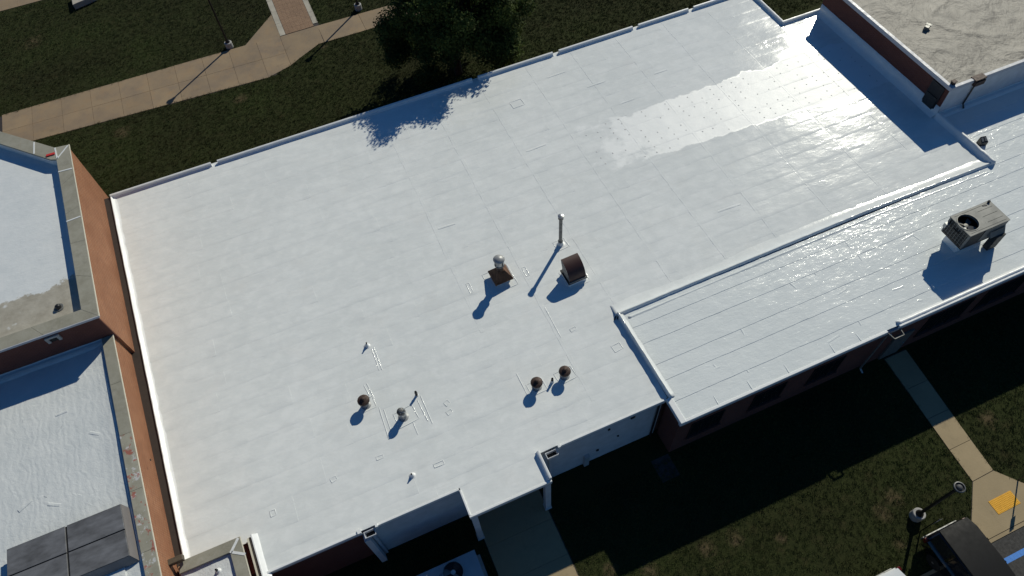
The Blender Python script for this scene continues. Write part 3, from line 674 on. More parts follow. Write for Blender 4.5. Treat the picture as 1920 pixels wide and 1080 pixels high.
# ------------------------------------------------------------------ upper left: tall orange brick hall
hall=thing('orange_brick_hall','tall orange brick hall with wide stone coping, top left corner','building',(-17,29,0),world=True)
HZ=6.8
out=[(-11.27,22.16),(-11.75,33.76),(-12.44,33.86),(-20.3,41.6),(-32,41.6),(-32,22.22)]
inn=[(-11.94,22.82),(-12.40,32.92),(-12.70,33.05),(-20.0,40.4),(-31,40.4),(-31,22.86)]
ws=[(-11.33,22.22),(-11.80,33.70),(-12.46,33.80),(-20.3,41.5),(-31.9,41.5),(-31.9,22.28)]
out,inn,ws=[[(round(a*.992,3),round(b*.992,3)) for a,b in q] for q in(out,inn,ws)]
hp=MB()
n=len(ws)
hp.prism(ws,-.75,6.25)
hp.add([(p[0],p[1],6.25) for p in ws]+[(p[0],p[1],HZ-.09) for p in ws],[(i,(i+1)%n,(i+1)%n+n,i+n) for i in range(n)])
hp.build('wall',M['brick_orange'],hall)
def coping_run(o0,o1,i0,i1,z,parent,pitch,mats,th=.09):
    o0,o1,i0,i1=map(Vector,(o0,o1,i0,i1)); L_=(o1-o0).length; k=max(1,round(L_/pitch))
    for q in range(k):
        a=q/k+(.004/L_ if q else 0); b=(q+1)/k-(.004/L_ if q<k-1 else 0)
        p=[o0.lerp(o1,a),o0.lerp(o1,b),i0.lerp(i1,b),i0.lerp(i1,a)]
        MB().prism([(t_.x,t_.y) for t_ in p],z-th,z+random.uniform(-.004,.004)).build('coping_stone',mats[q%len(mats)],parent,bevel=.008)
cp=M['coping']
for i in range(len(out)):
    j=(i+1)%len(out); coping_run(out[i],out[j],inn[i],inn[j],HZ,hall,2.4,[cp])
# inside faces of the parapet and the roof
ih=MB(); n=len(inn); ih.add([(p[0],p[1],HZ-.09) for p in inn]+[(p[0],p[1],6.28) for p in inn],[(i,(i+1)%n,(i+1)%n+n,i+n) for i in range(n)]); ih.build('parapet_face',M['white_old'],hall)
polysheet('roof_surface',inn,6.36,M['upper_roof'],hall)
def trim(a,b,z,parent,h=.06,w=.035,mat='pale_trim'):
    MB().bar((a[0],a[1],z),(b[0],b[1],z),w,h).build('edge_trim',M[mat],parent)
trim((-11.15,21.96),(-11.63,33.50),HZ-.02,hall); trim((-31,21.96),(-11.16,21.96),HZ-.05,hall,.12,.04,'fascia')
# white sealant on the coping joints
for a,b in(((-11.68,33.43),(-12.25,32.69)),((-12.32,33.55),(-12.25,32.69)),((-11.60,31.64),(-12.26,31.69)),((-11.45,28.17),(-12.1,28.12)),((-13.3,34.47),(-13.34,33.58))): MB().bar((a[0],a[1],HZ+.004),(b[0],b[1],HZ+.004),.07,.02).build('sealant',M['white_flash'],hall)
MB().box(-12.75,-12.35,33.05,33.19,HZ-.0,HZ+.05).build('red_cloth',plain('red_rag',(.55,.03,.03),.9),hall)
# scupper hole in the south wall
sq=MB(); 
for b in((-13.55,-12.98,HZ-.32,HZ-.22),(-13.55,-13.43,HZ-.58,HZ-.32),(-13.10,-12.98,HZ-.58,HZ-.32)): sq.box(b[0],b[1],21.90,21.985,b[2],b[3])
o=sq.build('scupper_frame',M['concrete_cold'],hall); MB().box(-13.43,-13.10,21.95,21.99,HZ-.58,HZ-.32).build('scupper_hole',M['dark_gap'],o)
turnup((-11.5,22.00),(-31,22.00),.20,.30,(0,-1),5.08,hall,'white_old')
# shade on the south wall painted in as a darker brick face
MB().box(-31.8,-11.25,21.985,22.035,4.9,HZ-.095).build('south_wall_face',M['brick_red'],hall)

# ------------------------------------------------------------------ lower left wing
lw=thing('stone_coped_wing','lower left white roofed wing with red stained stone coping','building',(-17,14,0),world=True)
LZ=5.30; LR=5.08
o0,o1=(-11.37,21.97),(-10.42,4.0); i0,i1=(-11.82,21.97),(-10.94,4.0)
MB().prism([(-11.40,22.12),(-10.46,4.0),(-31,4.0),(-31,22.12)],-.75,LR-.06).build('wall',M['brick_orange'],lw)
MB().prism([(-11.42,22.10),(-10.48,4.02),(-10.88,4.02),(-11.78,22.10)],LR-.07,LZ-.09).build('parapet_wall',M['brick_orange'],lw)
coping_run(o0,o1,i0,i1,LZ,lw,2.6,[M['coping'],M['coping'],M['coping_stained'],M['coping_stained'],M['coping_stained'],M['coping_stained']])
trim((-11.34,22.1),(-10.39,4.0),LZ-.03,lw)
t=MB(); v=[];f=[]; nX,nY=40,46
for j in range(nY+1):
    for i in range(nX+1):
        y=4.1+18.0*j/nY; xe=-11.80+(22.1-y)*.0486-.02; x=-31+(xe+31)*i/nX
        v.append((x,y,LR+noise.noise((x*.4,y*.4,3))*.03+noise.noise((x*1.5,y*.8,7))*.010+(.06 if i==nX else 0)))
for j in range(nY):
    for i in range(nX): f.append((j*(nX+1)+i,j*(nX+1)+i+1,(j+1)*(nX+1)+i+1,(j+1)*(nX+1)+i))
lm=NT('ribbed_white_coating'); x_,y_,z_=lm.sep(); wv=lm.math('SINE',lm.math('ADD',lm.math('MULTIPLY',x_,22),lm.math('MULTIPLY',lm.noise(.9,5,.65),26)))
cl=lm.ramp(lm.noise(.8,5,.65),[(.3,(.60,.63,.635)),(.7,(.70,.72,.715))])
lmat=lm.out(cl,.5,0,lm.bump(lm.noise(3.5,5,.65,dist=.6),.016,1,lm.bump(wv,.0022)))
t.add(v,f).build('roof_surface',lmat,lw,True)
rng2=random.Random(5)
for k in range(9):
    x=rng2.uniform(-16.5,-12.6); y=rng2.uniform(14.3,19.5); ribbon('wrinkle',[(x,y,LR),(x+rng2.uniform(-.5,.5),y+rng2.uniform(-.35,.35),LR)],.16,.005,lmat,lw,k)
ridge('edge_bead',[(-11.98,21.6),(-11.75,18),(-11.50,13),(-11.3,9)],.10,.06,lw,LR,77,'white_edge',.4)
MB().lathe([(.045,0),(.045,.02),(.0,.02)],10,c=(0,0,0),cap=False).build('wall_hole',M['dark_gap'],lw)
ho=[o for o in lw.children if o.name.startswith('wall_hole')][0]; ho.matrix_parent_inverse=Matrix.Identity(4); ho.rotation_euler=(0,R(90),R(-3)); ho.location=Vector((xw(15.7)-.0,15.7,4.55))-Vector(lw.location)
# leader head on the orange wall
lh=MB(); lh.box(-10.85,-10.30,11.28,11.50,4.02,4.26)
tag(lh.build('leader_head',plain('brown_leader_box',(.10,.08,.055),.6),None,bevel=.012),'brown metal leader box on the orange wall beside the small annex','leader box')
# ------------------------------------------------------------------ small brick annex at the bottom
ax=thing('brick_annex','small brick annex roof with stone coping at the bottom edge','building',(-9.3,9.5,0),world=True)
AZ=3.92
MB().prism([(-10.70,5.5),(-8.02,5.5),(-8.30,11.30),(-10.72,11.30)],-.75,AZ-.24).build('wall',M['brick_orange'],ax)
co=[(-8.22,11.37),(-7.90,5.4),(-10.66,5.4),(-10.52,11.37)]; ci=[(-8.66,10.92),(-8.38,5.9),(-10.6,5.9),(-10.62,10.92)]
pw=MB(); pw.prism([(-8.28,11.32),(-8.0,5.5),(-8.34,5.5),(-8.62,11.32)],AZ-.25,AZ-.09); pw.prism([(-10.6,11.318),(-8.63,11.318),(-8.63,10.95),(-10.6,10.95)],AZ-.25,AZ-.09); pw.build('parapet_wall',M['brick_orange'],ax)
coping_run(co[0],co[1],ci[0],ci[1],AZ,ax,2.4,[cp]); coping_run(co[3],co[0],ci[3],ci[0],AZ,ax,2.4,[cp])
t=MB(); v=[];f=[]
for j in range(31):
    for i in range(16):
        x=-10.62+(2.0)*i/15+ (10.95-(5.7+5.25*j/30))*.05*(i/15); y=5.7+5.25*j/30; v.append((x,y,AZ-.13+noise.noise((x*2.2,y*2.2,1))*.03))
for j in range(30):
    for i in range(15): f.append((j*16+i,j*16+i+1,(j+1)*16+i+1,(j+1)*16+i))
t.add(v,f).build('roof_surface',M['white_old'],ax,True)
trim((-8.19,11.36),(-7.87,5.4),AZ-.02,ax); trim((-8.02,11.30),(-7.72,5.4),ZR+.12,ax,.10,.07); trim((-7.95,11.32),(-7.66,5.4),ZR+.10,ax,.10,.06,'dark_trim')
curb('edge_curb',(-7.86,11.40),(-7.62,7.0),.08,.16,ax,M['white_edge'],left=True,slope_in=.12)
for a,b in(((-8.26,11.33),(-8.64,10.88)),((-8.60,10.9),(-8.12,10.6))): MB().bar((a[0],a[1],AZ+.006),(b[0],b[1],AZ+.006),.10,.02).build('sealant',M['white_flash'],ax)

# ------------------------------------------------------------------ things on the roofs
GV='round vents on the white roof'
def mushroom(name,label,loc,capmat,turbine=False,s=1.0,rot=0):
    t=thing(name,label,'roof vent',loc,rot,GV)
    MB().lathe([(.26,0),(.20,.02),(.155,.05),(.148,.12),(.148,.42)],20)  .build('neck',M['neck'],t,True,autosm=35)
    MB().lathe([(.156,.30),(.156,.42),(.14,.46)],20).build('collar',M['galv'],t,True,autosm=35)
    if not turbine:
        # ribbed rusty cap
        c=MB(); n=48; prof=[(.13,.42),(.255,.43),(.268,.49),(.245,.55),(.17,.595),(.12,.605),(.11,.64),(.05,.655),(.0,.657)]
        v=[];f=[]
        for i,(r,z) in enumerate(prof):
            for k in range(n):
                a=2*PI*k/n; q=r*(1+(.035 if k%2 else -.03)*(1 if 1<=i<=3 else 0)); v.append((q*math.cos(a),q*math.sin(a),z))
        for i in range(len(prof)-1):
            for k in range(n): k2=(k+1)%n; f.append((i*n+k,i*n+k2,(i+1)*n+k2,(i+1)*n+k))
        c.add(v,f).build('cap',capmat,t,True,autosm=30)
        MB().lathe([(.085,.652),(.08,.68),(.03,.695),(.0,.696)],16,cap=False).build('cap_knob',M['rust'],t,True)
    else:
        MB().lathe([(.10,.42),(.10,.66)],12).build('shaft',M['black'],t,True,autosm=35)
        for k in range(18):
            a=2*PI*k/18; v=[];f=[]
            for i in range(7):
                h=i/6; r=.105+.075*math.sin(PI*h)**.7; z=.42+.27*h; tw=.35*math.sin(PI*h)
                for q in(-.035,.035):
                    aa=a+tw+q/.2; rr_=r*(1+ (.10 if q>0 else -.06)); v.append((rr_*math.cos(aa),rr_*math.sin(aa),z))
            for i in range(6): f.append((2*i,2*i+1,2*i+3,2*i+2))
            MB().add(v,f).build('vane',M['galv_dull'] if k%3 else M['galv'],t,True)
        MB().lathe([(.105,.685),(.10,.70),(.06,.712),(.0,.714)],18,cap=False).build('top_plate',M['galv_dull'],t,True)
        v=MB().tube([(-.05,0,.715),(-.045,0,.76),(0,0,.785),(.045,0,.76),(.05,0,.715)],.009,6).build('handle',M['galv_dull'],t,True)
    return t
mushroom('roof_vent','brown topped round vent, leftmost of the round vents',(-2.05,14.95,ZR),M['rust'])
mushroom('turbine_vent','silver turbine vent with bladed head between two dark pipes',(-.71,13.72,ZR),M['galv'],True)
mushroom('roof_vent','rusty capped round vent just left of the short black pipe near the edge',(5.15,12.60,ZR),M['rust'],rot=.3)
mushroom('roof_vent','rusty capped round vent farthest right of the vent pair',(6.50,12.58,ZR),M['rust'],rot=.8)
def small_pipe(name,label,loc,h,r,mat,cone=True,ch=.22,cr=.10,tilt=0):
    t=thing(name,label,'vent pipe',loc,0,'thin vent pipes on the white roof')
    if cone: MB().lathe([(cr*1.6,0),(cr,.03),(r*1.25,ch)],14).build('flashing_cone',M['white_flash'],t,True,autosm=40)
    p=MB(); p.lathe([(r,0.0),(r,h),(r*.8,h),(r*.8,h-.05)],14,cap=True); o=p.build('pipe',mat,t,True,autosm=40); o.rotation_euler=(0,tilt,0)
    MB().lathe([(r*1.22,h*.55),(r*1.22,h*.62)],14).build('clamp',mat,t,True,autosm=40)
small_pipe('vent_pipe','short black pipe beside the silver turbine vent',(.16,14.45,ZR),.36,.055,M['black'],True,.04,.06)
small_pipe('vent_pipe','short black pipe standing between the two rusty vents',(5.88,12.55,ZR),.34,.05,M['black'],True,.17,.07)
small_pipe('vent_pipe','dark pipe in a white cone, highest of the thin pipes',(-1.14,17.78,ZR),.30,.032,M['black'],True,.20,.10,.1)
small_pipe('vent_pipe','stubby pipe in a white cone near the front eave',(-1.20,11.08,ZR),.24,.032,M['black'],True,.19,.10)
small_pipe('vent_pipe','small pipe poking from the brick annex roof',(-9.25,10.45,AZ-.12),.26,.04,M['black'],True,.14,.08)
# tall flue
fl=thing('tall_flue','tall thin grey flue pipe with a flat cap','flue pipe',(9.47,19.27,ZR))
MB().lathe([(.26,0),(.16,.03),(.11,.22),(.10,.24)],18).build('flashing_cone',M['white_flash'],fl,True,autosm=40)
MB().lathe([(.088,.05),(.088,2.05)],18).build('pipe',M['galv_dull'],fl,True,autosm=40)
MB().lathe([(.125,.24),(.125,.31),(.10,.34)],18).build('storm_collar',M['galv_dull'],fl,True,autosm=40)
MB().lathe([(.105,2.0),(.135,2.06),(.135,2.20),(.10,2.22)],18).build('cap_ring',M['galv_dull'],fl,True,autosm=40)
MB().lathe([(.15,2.225),(.15,2.25),(.06,2.285),(.0,2.29)],18,cap=False).build('cap',M['galv'],fl,True,autosm=40)
# pyramid hood with a round stack
ch=thing('pyramid_hood_stack','rusty pyramid hood carrying a round silver stack with domed cap','chimney hood',(5.97,18.66,ZR),R(2))
MB().box(-.36,.36,-.36,.36,-.05,.26).build('curb',M['white_edge'],ch,bevel=.02)
MB().add([(-.47,-.47,.22),(.47,-.47,.22),(.47,.47,.22),(-.47,.47,.22),(-.47,-.47,.30),(.47,-.47,.30),(.47,.47,.30),(-.47,.47,.30),(-.16,-.16,.78),(.16,-.16,.78),(.16,.16,.78),(-.16,.16,.78)],
  [(3,2,1,0),(0,1,5,4),(1,2,6,5),(2,3,7,6),(3,0,4,7),(4,5,9,8),(5,6,10,9),(6,7,11,10),(7,4,8,11),(8,9,10,11)]).build('hood',M['rust_orange'],ch)
MB().lathe([(.165,.70),(.165,1.20)],20).build('stack',M['rust'],ch,True,autosm=40)
MB().lathe([(.20,1.10),(.245,1.14),(.245,1.20),(.22,1.22)],22).build('lower_band',M['galv_dull'],ch,True,autosm=40)
MB().lathe([(.225,1.22),(.225,1.56)],22).build('drum',M['galv'],ch,True,autosm=40)
for k in range(4):
    a=R(20+90*k); o=MB().box(-.025,.025,-.004,.004,1.25,1.50).build('slot',M['dark_gap'],ch); o.rotation_euler=(0,0,a+PI/2); o.location=(.227*math.cos(a),.227*math.sin(a),0)
MB().lathe([(.27,1.53),(.28,1.57),(.20,1.65),(.07,1.70),(.0,1.705)],24,cap=False).build('domed_cap',plain('pale_cap_metal',(.36,.36,.35),.45,.15,.2,6),ch,True,autosm=60)
# half-round hood
hh=thing('curved_exhaust_hood','dark brown half round exhaust hood on a square base','exhaust hood',(9.20,17.22,ZR),R(2))
MB().box(-.47,.47,-.44,.44,-.05,.24).build('curb',M['white_edge'],hh,bevel=.02)
hb=MB(); hb.box(-.50,.50,-.47,.47,.20,.30); hb.build('base_frame',M['black'],hh,bevel=.01)
prof=[]
for i in range(15):
    a=R(-4+i*(118/14)); prof.append((-.40+.0*i,-1))
arc=[(-.42+.92*(1-math.cos(R(6.0*i))), .28+.82*math.sin(R(6.0*i))) for i in range(16)]
bk=[(-.42,.28)]
v=[];f=[]; W=.44
pts=arc+[(arc[-1][0]+.02,arc[-1][1]-.06),(arc[-1][0]-.12,.62),(.36,.45),(.30,.28)]
n=len(pts)
for s_ in(-W,W):
    for (a,b) in pts: v.append((s_,a,b))
for i in range(len(arc)): f.append((i,i+1,n+i+1,n+i))
MB().add(v,f).build('curved_sheet',M['brown_hood'],hh,True,autosm=35)
for s_ in(-W+.004,W-.004):
    MB().add([(s_,a,b) for a,b in pts]+[(s_*.985,a,b) for a,b in pts],[tuple(range(n)),tuple(range(2*n-1,n-1,-1))]).build('side_panel',M['galv_dull'],hh)
MB().add([(-W+.02,pts[-2][0],pts[-2][1]),(W-.02,pts[-2][0],pts[-2][1]),(W-.02,pts[-4][0],pts[-4][1]),(-W+.02,pts[-4][0],pts[-4][1])],[(0,1,2,3)]).build('bird_screen',M['rtu_dark'],hh)
MB().box(-.46,.46,-.475,-.42,.29,.36).build('front_flange',M['galv_dull'],hh)
# rooftop cooling unit
ru=thing('rooftop_cooling_unit','grey beige rooftop cooling unit with one round fan on the low wing','cooling unit',(27.15,11.10,ZS+.71))
X0,X1,Y0,Y1,Zt=-1.14,1.14,-.655,.655,1.08
MB().box(-.80,.85,-.38,.45,-.76,-.04).build('coated_curb',M['white_edge'],ru,bevel=.03)
b=MB(); b.box(X0+.09,X1-.03,Y0+.02,Y1-.02,-.04,.08); b.build('base_rail',M['black'],ru)
cab=MB(); cab.box(.022,X1-.02,Y0+.03,Y1-.03,.08,Zt-.05); cab.box(X0+.10,.02,Y0+.03,Y1-.03,.08,Zt-.46); cab.box(X0+.10,X0+.14,Y0+.03,Y1-.03,Zt-.458,Zt-.05); cab.box(X0+.142,.02,Y0+.03,Y0+.06,Zt-.458,Zt-.05); cab.box(X0+.142,.02,Y1-.06,Y1-.03,Zt-.458,Zt-.05)
cab.build('cabinet',M['rtu_dark'],ru,bevel=.01)
# side panels in the body colour
MB().box(-.15,X1-.005,Y0+.004,Y0+.028,.12,Zt-.06).build('side_panel',M['rtu'],ru,bevel=.006)
MB().box(X0+.3,X1-.005,Y1-.028,Y1-.004,.12,Zt-.06).build('side_panel',M['rtu'],ru,bevel=.006)
MB().box(X1-.018,X1-.002,Y0+.03,Y1-.03,.12,Zt-.06).build('side_panel',M['rtu'],ru)
for yy_ in(Y0+.02,Y1-.10): MB().box(X0+.03,X0+.13,yy_,yy_+.08,.08,Zt-.05).build('corner_post',M['rtu'],ru)
for k in range(7):
    y=Y0+.18+k*.155; MB().box(X0+.07,X0+.098,y-.012,y+.012,.10,Zt-.05).build('coil_guard_bar',M['rtu'],ru)
for k in range(5):
    z=.2+k*.17; MB().box(X0+.062,X0+.07,Y0+.1,Y1-.1,z-.008,z+.008).build('coil_guard_wire',M['galv_dull'],ru)
# top with a round opening
fx,fy,fr=-.66,.03,.47
n=40; tv=[];tf=[]
ring=[(fx+fr*math.cos(2*PI*k/n),fy+fr*math.sin(2*PI*k/n)) for k in range(n)]
def sqp(k):
    a=2*PI*k/n; c,s=math.cos(a),math.sin(a); x1=X0 if c<0 else .02; y1=Y0-.0 if s<0 else Y1
    tx=abs((x1-fx)/c) if abs(c)>1e-6 else 9; ty=abs((y1-fy)/s) if abs(s)>1e-6 else 9; t_=min(tx,ty); return (fx+c*t_,fy+s*t_)
sq_=[sqp(k) for k in range(n)]
# corners of the square part snapped
for cxy in((X0,Y0),(X0,Y1),(.02,Y0),(.02,Y1)):
    j=min(range(n),key=lambda k:(sq_[k][0]-cxy[0])**2+(sq_[k][1]-cxy[1])**2); sq_[j]=cxy
for p in ring: tv.append((p[0],p[1],Zt))
for p in sq_: tv.append((p[0],p[1],Zt))
for p in ring: tv.append((p[0],p[1],Zt-.12))
for p in sq_: tv.append((p[0],p[1],Zt-.05))
for k in range(n):
    k2=(k+1)%n; tf+= [(k,k2,n+k2,n+k),(k,k2,2*n+k2,2*n+k)]
    if not(abs(sq_[k][0]-.02)<1e-6 and abs(sq_[k2][0]-.02)<1e-6): tf.append((n+k,n+k2,3*n+k2,3*n+k))
tp=MB().add(tv,tf); tp.box(.021,X1+.03,Y0-.0,Y1+.0,Zt-.05,Zt); tp.build('top_panel',M['rtu'],ru)
ringm=MB().lathe([(fr+.035,Zt+.0),(fr+.03,Zt+.022),(fr-.005,Zt+.022),(fr-.01,Zt-.10)],40,c=(fx,fy,0),cap=False).build('fan_ring',M['galv_dull'],ru,True,autosm=40)
MB().lathe([(fr-.005,Zt-.42),(fr-.005,Zt-.40)],32,c=(fx,fy,0)).build('fan_well',M['dark_gap'],ru)
MB().lathe([(.10,Zt-.34),(.10,Zt-.20),(.0,Zt-.19)],16,c=(fx,fy,0)).build('fan_hub',M['galv_dull'],ru,True,autosm=40)
for k in range(4):
    a=R(25+90*k); v=[]
    for r_,w_,dz in((.09,.06,.02),(.25,.11,.05),(.43,.13,.06)):
        for q in(-1,1): v.append((fx+r_*math.cos(a)-q*w_*math.sin(a),fy+r_*math.sin(a)+q*w_*math.cos(a),Zt-.24+q*dz))
    MB().add(v,[(0,1,3,2),(2,3,5,4)]).build('fan_blade',M['galv_dull'] if k!=2 else M['galv'],ru,True)
for k in range(3):
    y=-.33+k*.33; MB().box(.16,X1-.12,y-.006,y+.006,Zt,Zt+.008).build('top_rib',M['rtu_dark'],ru)
for y in(Y0+.11,Y1-.11): MB().box(X0+.15,X1-.1,y-.006,y+.006,Zt,Zt+.008).build('top_rib',M['rtu_dark'],ru)
MB().box(.30,1.0,Y0-.055,Y0+.004,.62,.70).build('flue_outlet',M['black'],ru); MB().add([(.25,Y0,.75),(1.12,Y0,.75),(1.12,Y0-.20,.38),(.25,Y0-.20,.38),(.25,Y0,.36),(1.12,Y0,.36)],[(0,1,2,3),(0,3,4),(1,5,2),(3,2,5,4)]).build('rain_hood',M['rtu'],ru)
MB().box(.62,1.14,Y0-.30,Y0+.02,-.68,.36).build('duct_box',M['rtu_dark'],ru,bevel=.02)
MB().box(X0-.22,X0-.02,Y1-.22,Y1-.06,.55,.80).build('disconnect_box',M['galv'],ru,bevel=.01)
MB().tube([(X1+.18,Y1-.45,-.72),(X1+.18,Y1-.45,.62),(X1+.02,Y1-.45,.66)],.03).build('conduit',M['galv'],ru,True)
MB().lathe([(.11,0),(.11,.20),(.09,.22)],14,c=(X1+.22,Y1-.42,.55)).build('junction_can',M['galv'],ru,True,autosm=40)
MB().lathe([(.06,0),(.06,.09),(.0,.1)],10,c=(X1-.10,Y1-.08,Zt)).build('cap_plug',M['black_rubber'],ru,True,autosm=40)
MB().bar((.62,Y1-.14,Zt+.012),(.84,Y1-.19,Zt+.012),.035,.02).build('bracket',M['black'],ru)
# small dark twin-mouth vent beyond the corner curb
tv_=thing('twin_mouth_vent','small black box vent with two openings beside the corner curb','box vent',(32.62,15.72,ZS),R(-12))
MB().add([(-.20,-.16,0),(.20,-.16,0),(.20,.16,0),(-.20,.16,0),(-.20,-.16,.26),(.20,-.16,.26),(.16,.16,.42),(-.16,.16,.42)],[(3,2,1,0),(4,5,6,7),(0,1,5,4),(1,2,6,5),(2,3,7,6),(3,0,4,7)]).build('box',M['black'],tv_,bevel=.015)
for s_ in(-.09,.09): MB().bar((s_,-.10,.30),(s_,.10,.395),.12,.02).build('opening',M['galv_dull'],tv_)
# debris by the strip corner
db=MB(); 
for a,b in(((-.10,.02,.0),(.02,.10,.10)),((0,-.05,.02),(.07,.03,.12)),((-.14,-.03,.01),(-.05,.05,.03))): db.bar(a,b,.05,.03)
o=db.build('cable_end',M['black_rubber']); o.location=(9.98,14.24,ZR+.02); tag(o,'scrap of dark cable at the corner of the ruled low roof','cable')
# things on the tan roof
bv=thing('tan_roof_vent','small white lipped vent on the stained tan roof','box vent',(34.15,22.9,TZ+.02),R(25))
MB().box(-.16,.16,-.12,.12,-.06,.16).build('box',M['galv_dull'],bv,bevel=.01); MB().box(.10,.26,-.16,.16,.10,.17).build('lip',M['galv_dull'],bv)
fb=MB().box(-.10,.10,-.09,.09,0,.20).box(-.13,.13,-.12,.12,.17,.21); o=fb.build('corner_float',M['rust']); o.location=(32.22,18.66,TZ); tag(o,'small rusty knob at the near corner of the tan roof','vent')
rd=thing('roof_drain','dark domed drain on the bare part of the hall roof','roof drain',(-12.95,23.55,6.37))
MB().lathe([(.22,0),(.20,.03),(.14,.035)],18).build('ring',M['galv_dull'],rd,True,autosm=35); MB().lathe([(.13,.03),(.12,.14),(.06,.19),(0,.20)],14,cap=False).build('dome',M['black'],rd,True)

# large flat unit on the lower left roof
bu=thing('flat_panel_unit','large low unit with four weathered grey lid panels on the lower left roof','roof unit',(0,0,0),0,world=True)
UZ=5.50
MB().prism([(-15.7,11.0),(-12.0,11.1),(-12.1,13.6),(-15.7,13.55)],LR-.05,UZ-.34).build('curb',M['white_old'],bu)
def lid(p,name):
    c=Vector((sum(q[0] for q in p)/4,sum(q[1] for q in p)/4)); top=[(c+(Vector(q)-c)*.985) for q in p]
    m=MB(); m.add([(q[0],q[1],UZ-.03) for q in p]+[(q.x,q.y,UZ) for q in top],[(0,1,2,3),(4,5,6,7)]+[(i,(i+1)%4,(i+1)%4+4,i+4) for i in range(4)]); m.build(name,M['unit_top'],bu)
xa,xm,xb=-15.92,-13.78,-11.70; ya,ym,yb=11.72,12.78,13.84
lid([(xa,ym+.02),(xm-.03,ym+.02),(xm-.03,yb),(xa,yb)],'lid_panel'); lid([(xm+.03,ym+.02),(xb,ym+.02),(xb-.05,yb),(xm+.03,yb)],'lid_panel')
lid([(xa,ya-.1),(xm-.03,ya-.1),(xm-.03,ym-.02),(xa,ym-.02)],'lid_panel'); lid([(xm+.03,ya),(xb+.06,ya),(xb,ym-.02),(xm+.03,ym-.02)],'lid_panel')
MB().prism([(xa+.03,ya-.05),(xb-.02,ya+.02),(xb-.06,yb-.03),(xa+.03,yb-.03)],UZ-.10,UZ-.032).build('lid_frame',M['dark_gap'],bu)
sk=MB(); q0=[(xb+.06,ya),(xb-.05,yb)]
sk.add([(xb+.065,ya-.0,UZ-.02),(xb-.045,yb,UZ-.02),(xb+.10,yb-.12,UZ-.34),(xb+.24,ya-.2,UZ-.34)],[(0,1,2,3)]); sk.add([(xm,ya-.01,UZ-.02),(xb+.065,ya-.01,UZ-.02),(xb+.24,ya-.21,UZ-.34),(xm,ya-.23,UZ-.34)],[(0,1,2,3)])
sk.add([(xa,ya-.11,UZ-.02),(xm,ya-.11,UZ-.02),(xm,ya-.33,UZ-.34),(xa,ya-.33,UZ-.34)],[(0,1,2,3)])
sk.build('skirt',plain('unit_skirt',(.20,.185,.18),.5,.2,.15,2),bu)
del bu['_world']
# ------------------------------------------------------------------ ground unit beside the porch
gu=thing('ground_cooling_unit','pale grey ground cooling unit with round fan openings by the porch','cooling unit',(-1.2,6.9,0),0,world=True)
GX0,GX1,GY0,GY1,GZ=-3.4,.08,5.7,7.86,1.2
MB().box(GX0-.2,GX1+.15,GY0-.2,GY1+.15,-.62,-.50).build('pad',M['concrete_cold'],gu)
MB().box(GX0+.03,GX1-.03,GY0+.03,GY1-.03,-.50,GZ-.06).build('cabinet',M['unit_pale'],gu,bevel=.01)
MB().box(GX0,GX1,GY0,GY1,GZ-.058,GZ).build('top_panel',M['unit_pale'],gu,bevel=.012)
for k,(fx2,fy2) in enumerate(((-1.05,7.36),(-2.1,6.9),(-.7,6.2))):
    fr2=.42; r_=MB().lathe([(fr2+.04,GZ),(fr2+.03,GZ+.10),(fr2,GZ+.10),(fr2-.01,GZ+.012)],32,c=(fx2,fy2,0),cap=False).build('fan_ring',M['galv'],gu,True,autosm=40)
    MB().lathe([(fr2-.005,GZ+.004),(fr2-.005,GZ+.012)],28,c=(fx2,fy2,0)).build('fan_well',M['dark_gap'],gu)
    MB().lathe([(.10,GZ+.012),(.10,GZ+.07),(.04,GZ+.10),(0,GZ+.10)],14,c=(fx2,fy2,0)).build('fan_hub',M['alu'],gu,True,autosm=40)
    for q in range(3):
        a=R(40+120*q); v=[]
        for rr_,w_,dz in((.09,.05,.01),(.24,.12,.025),(.40,.15,.03)):
            for s_ in(-1,1): v.append((fx2+rr_*math.cos(a)-s_*w_*math.sin(a),fy2+rr_*math.sin(a)+s_*w_*math.cos(a),GZ+.045+s_*dz))
        MB().add(v,[(0,1,3,2),(2,3,5,4)]).build('fan_blade',M['rust'] if q==0 else M['galv_dull'],gu,True)
for k in range(5): MB().box(-1.62+k*.06,-1.60+k*.06,7.44+k*.01,7.50+k*.01,GZ+.001,GZ+.006).build('rivet',M['black'],gu)

# ------------------------------------------------------------------ lamps and signs
def street_lamp(label,loc,h=4.35):
    t=thing('street_lamp',label,'street lamp',loc,0,'black lamp posts by the walks')
    MB().lathe([(.27,-.02),(.27,.42),(.24,.45)],24).build('base',M['concrete_cold'],t,True,autosm=40)
    MB().lathe([(.17,.45),(.16,.50),(.09,.60),(.07,.75),(.062,h-.45),(.05,h-.32)],16).build('pole',M['lamp_black'],t,True,autosm=40)
    hd=MB().lathe([(.05,h-.34),(.11,h-.30),(.12,h-.22),(.17,h-.10),(.22,h-.05),(.23,h-.02)],24).build('head',M['lamp_black'],t,True,autosm=40)
    MB().lathe([(.22,h-.022),(.232,h+.0),(.217,h+.026),(.185,h+.03),(.172,h-.015)],24,cap=False).build('rim',M['galv_dull'],hd,True,autosm=60)
    MB().lathe([(.115,h-.018),(.11,h+.02),(.05,h+.045),(0,h+.05)],20,cap=False).build('cap',M['lamp_top'],hd,True,autosm=60)
    return t
street_lamp('black lamp post on white base where the far walk widens, left of the brick path',(-3.22,47.62,0))
street_lamp('black lamp post on white base by the far walk, close to the tree',(6.44,47.62,0))
street_lamp('black lamp post standing on the lawn beside the black car',(18.18,1.66,0),4.1)
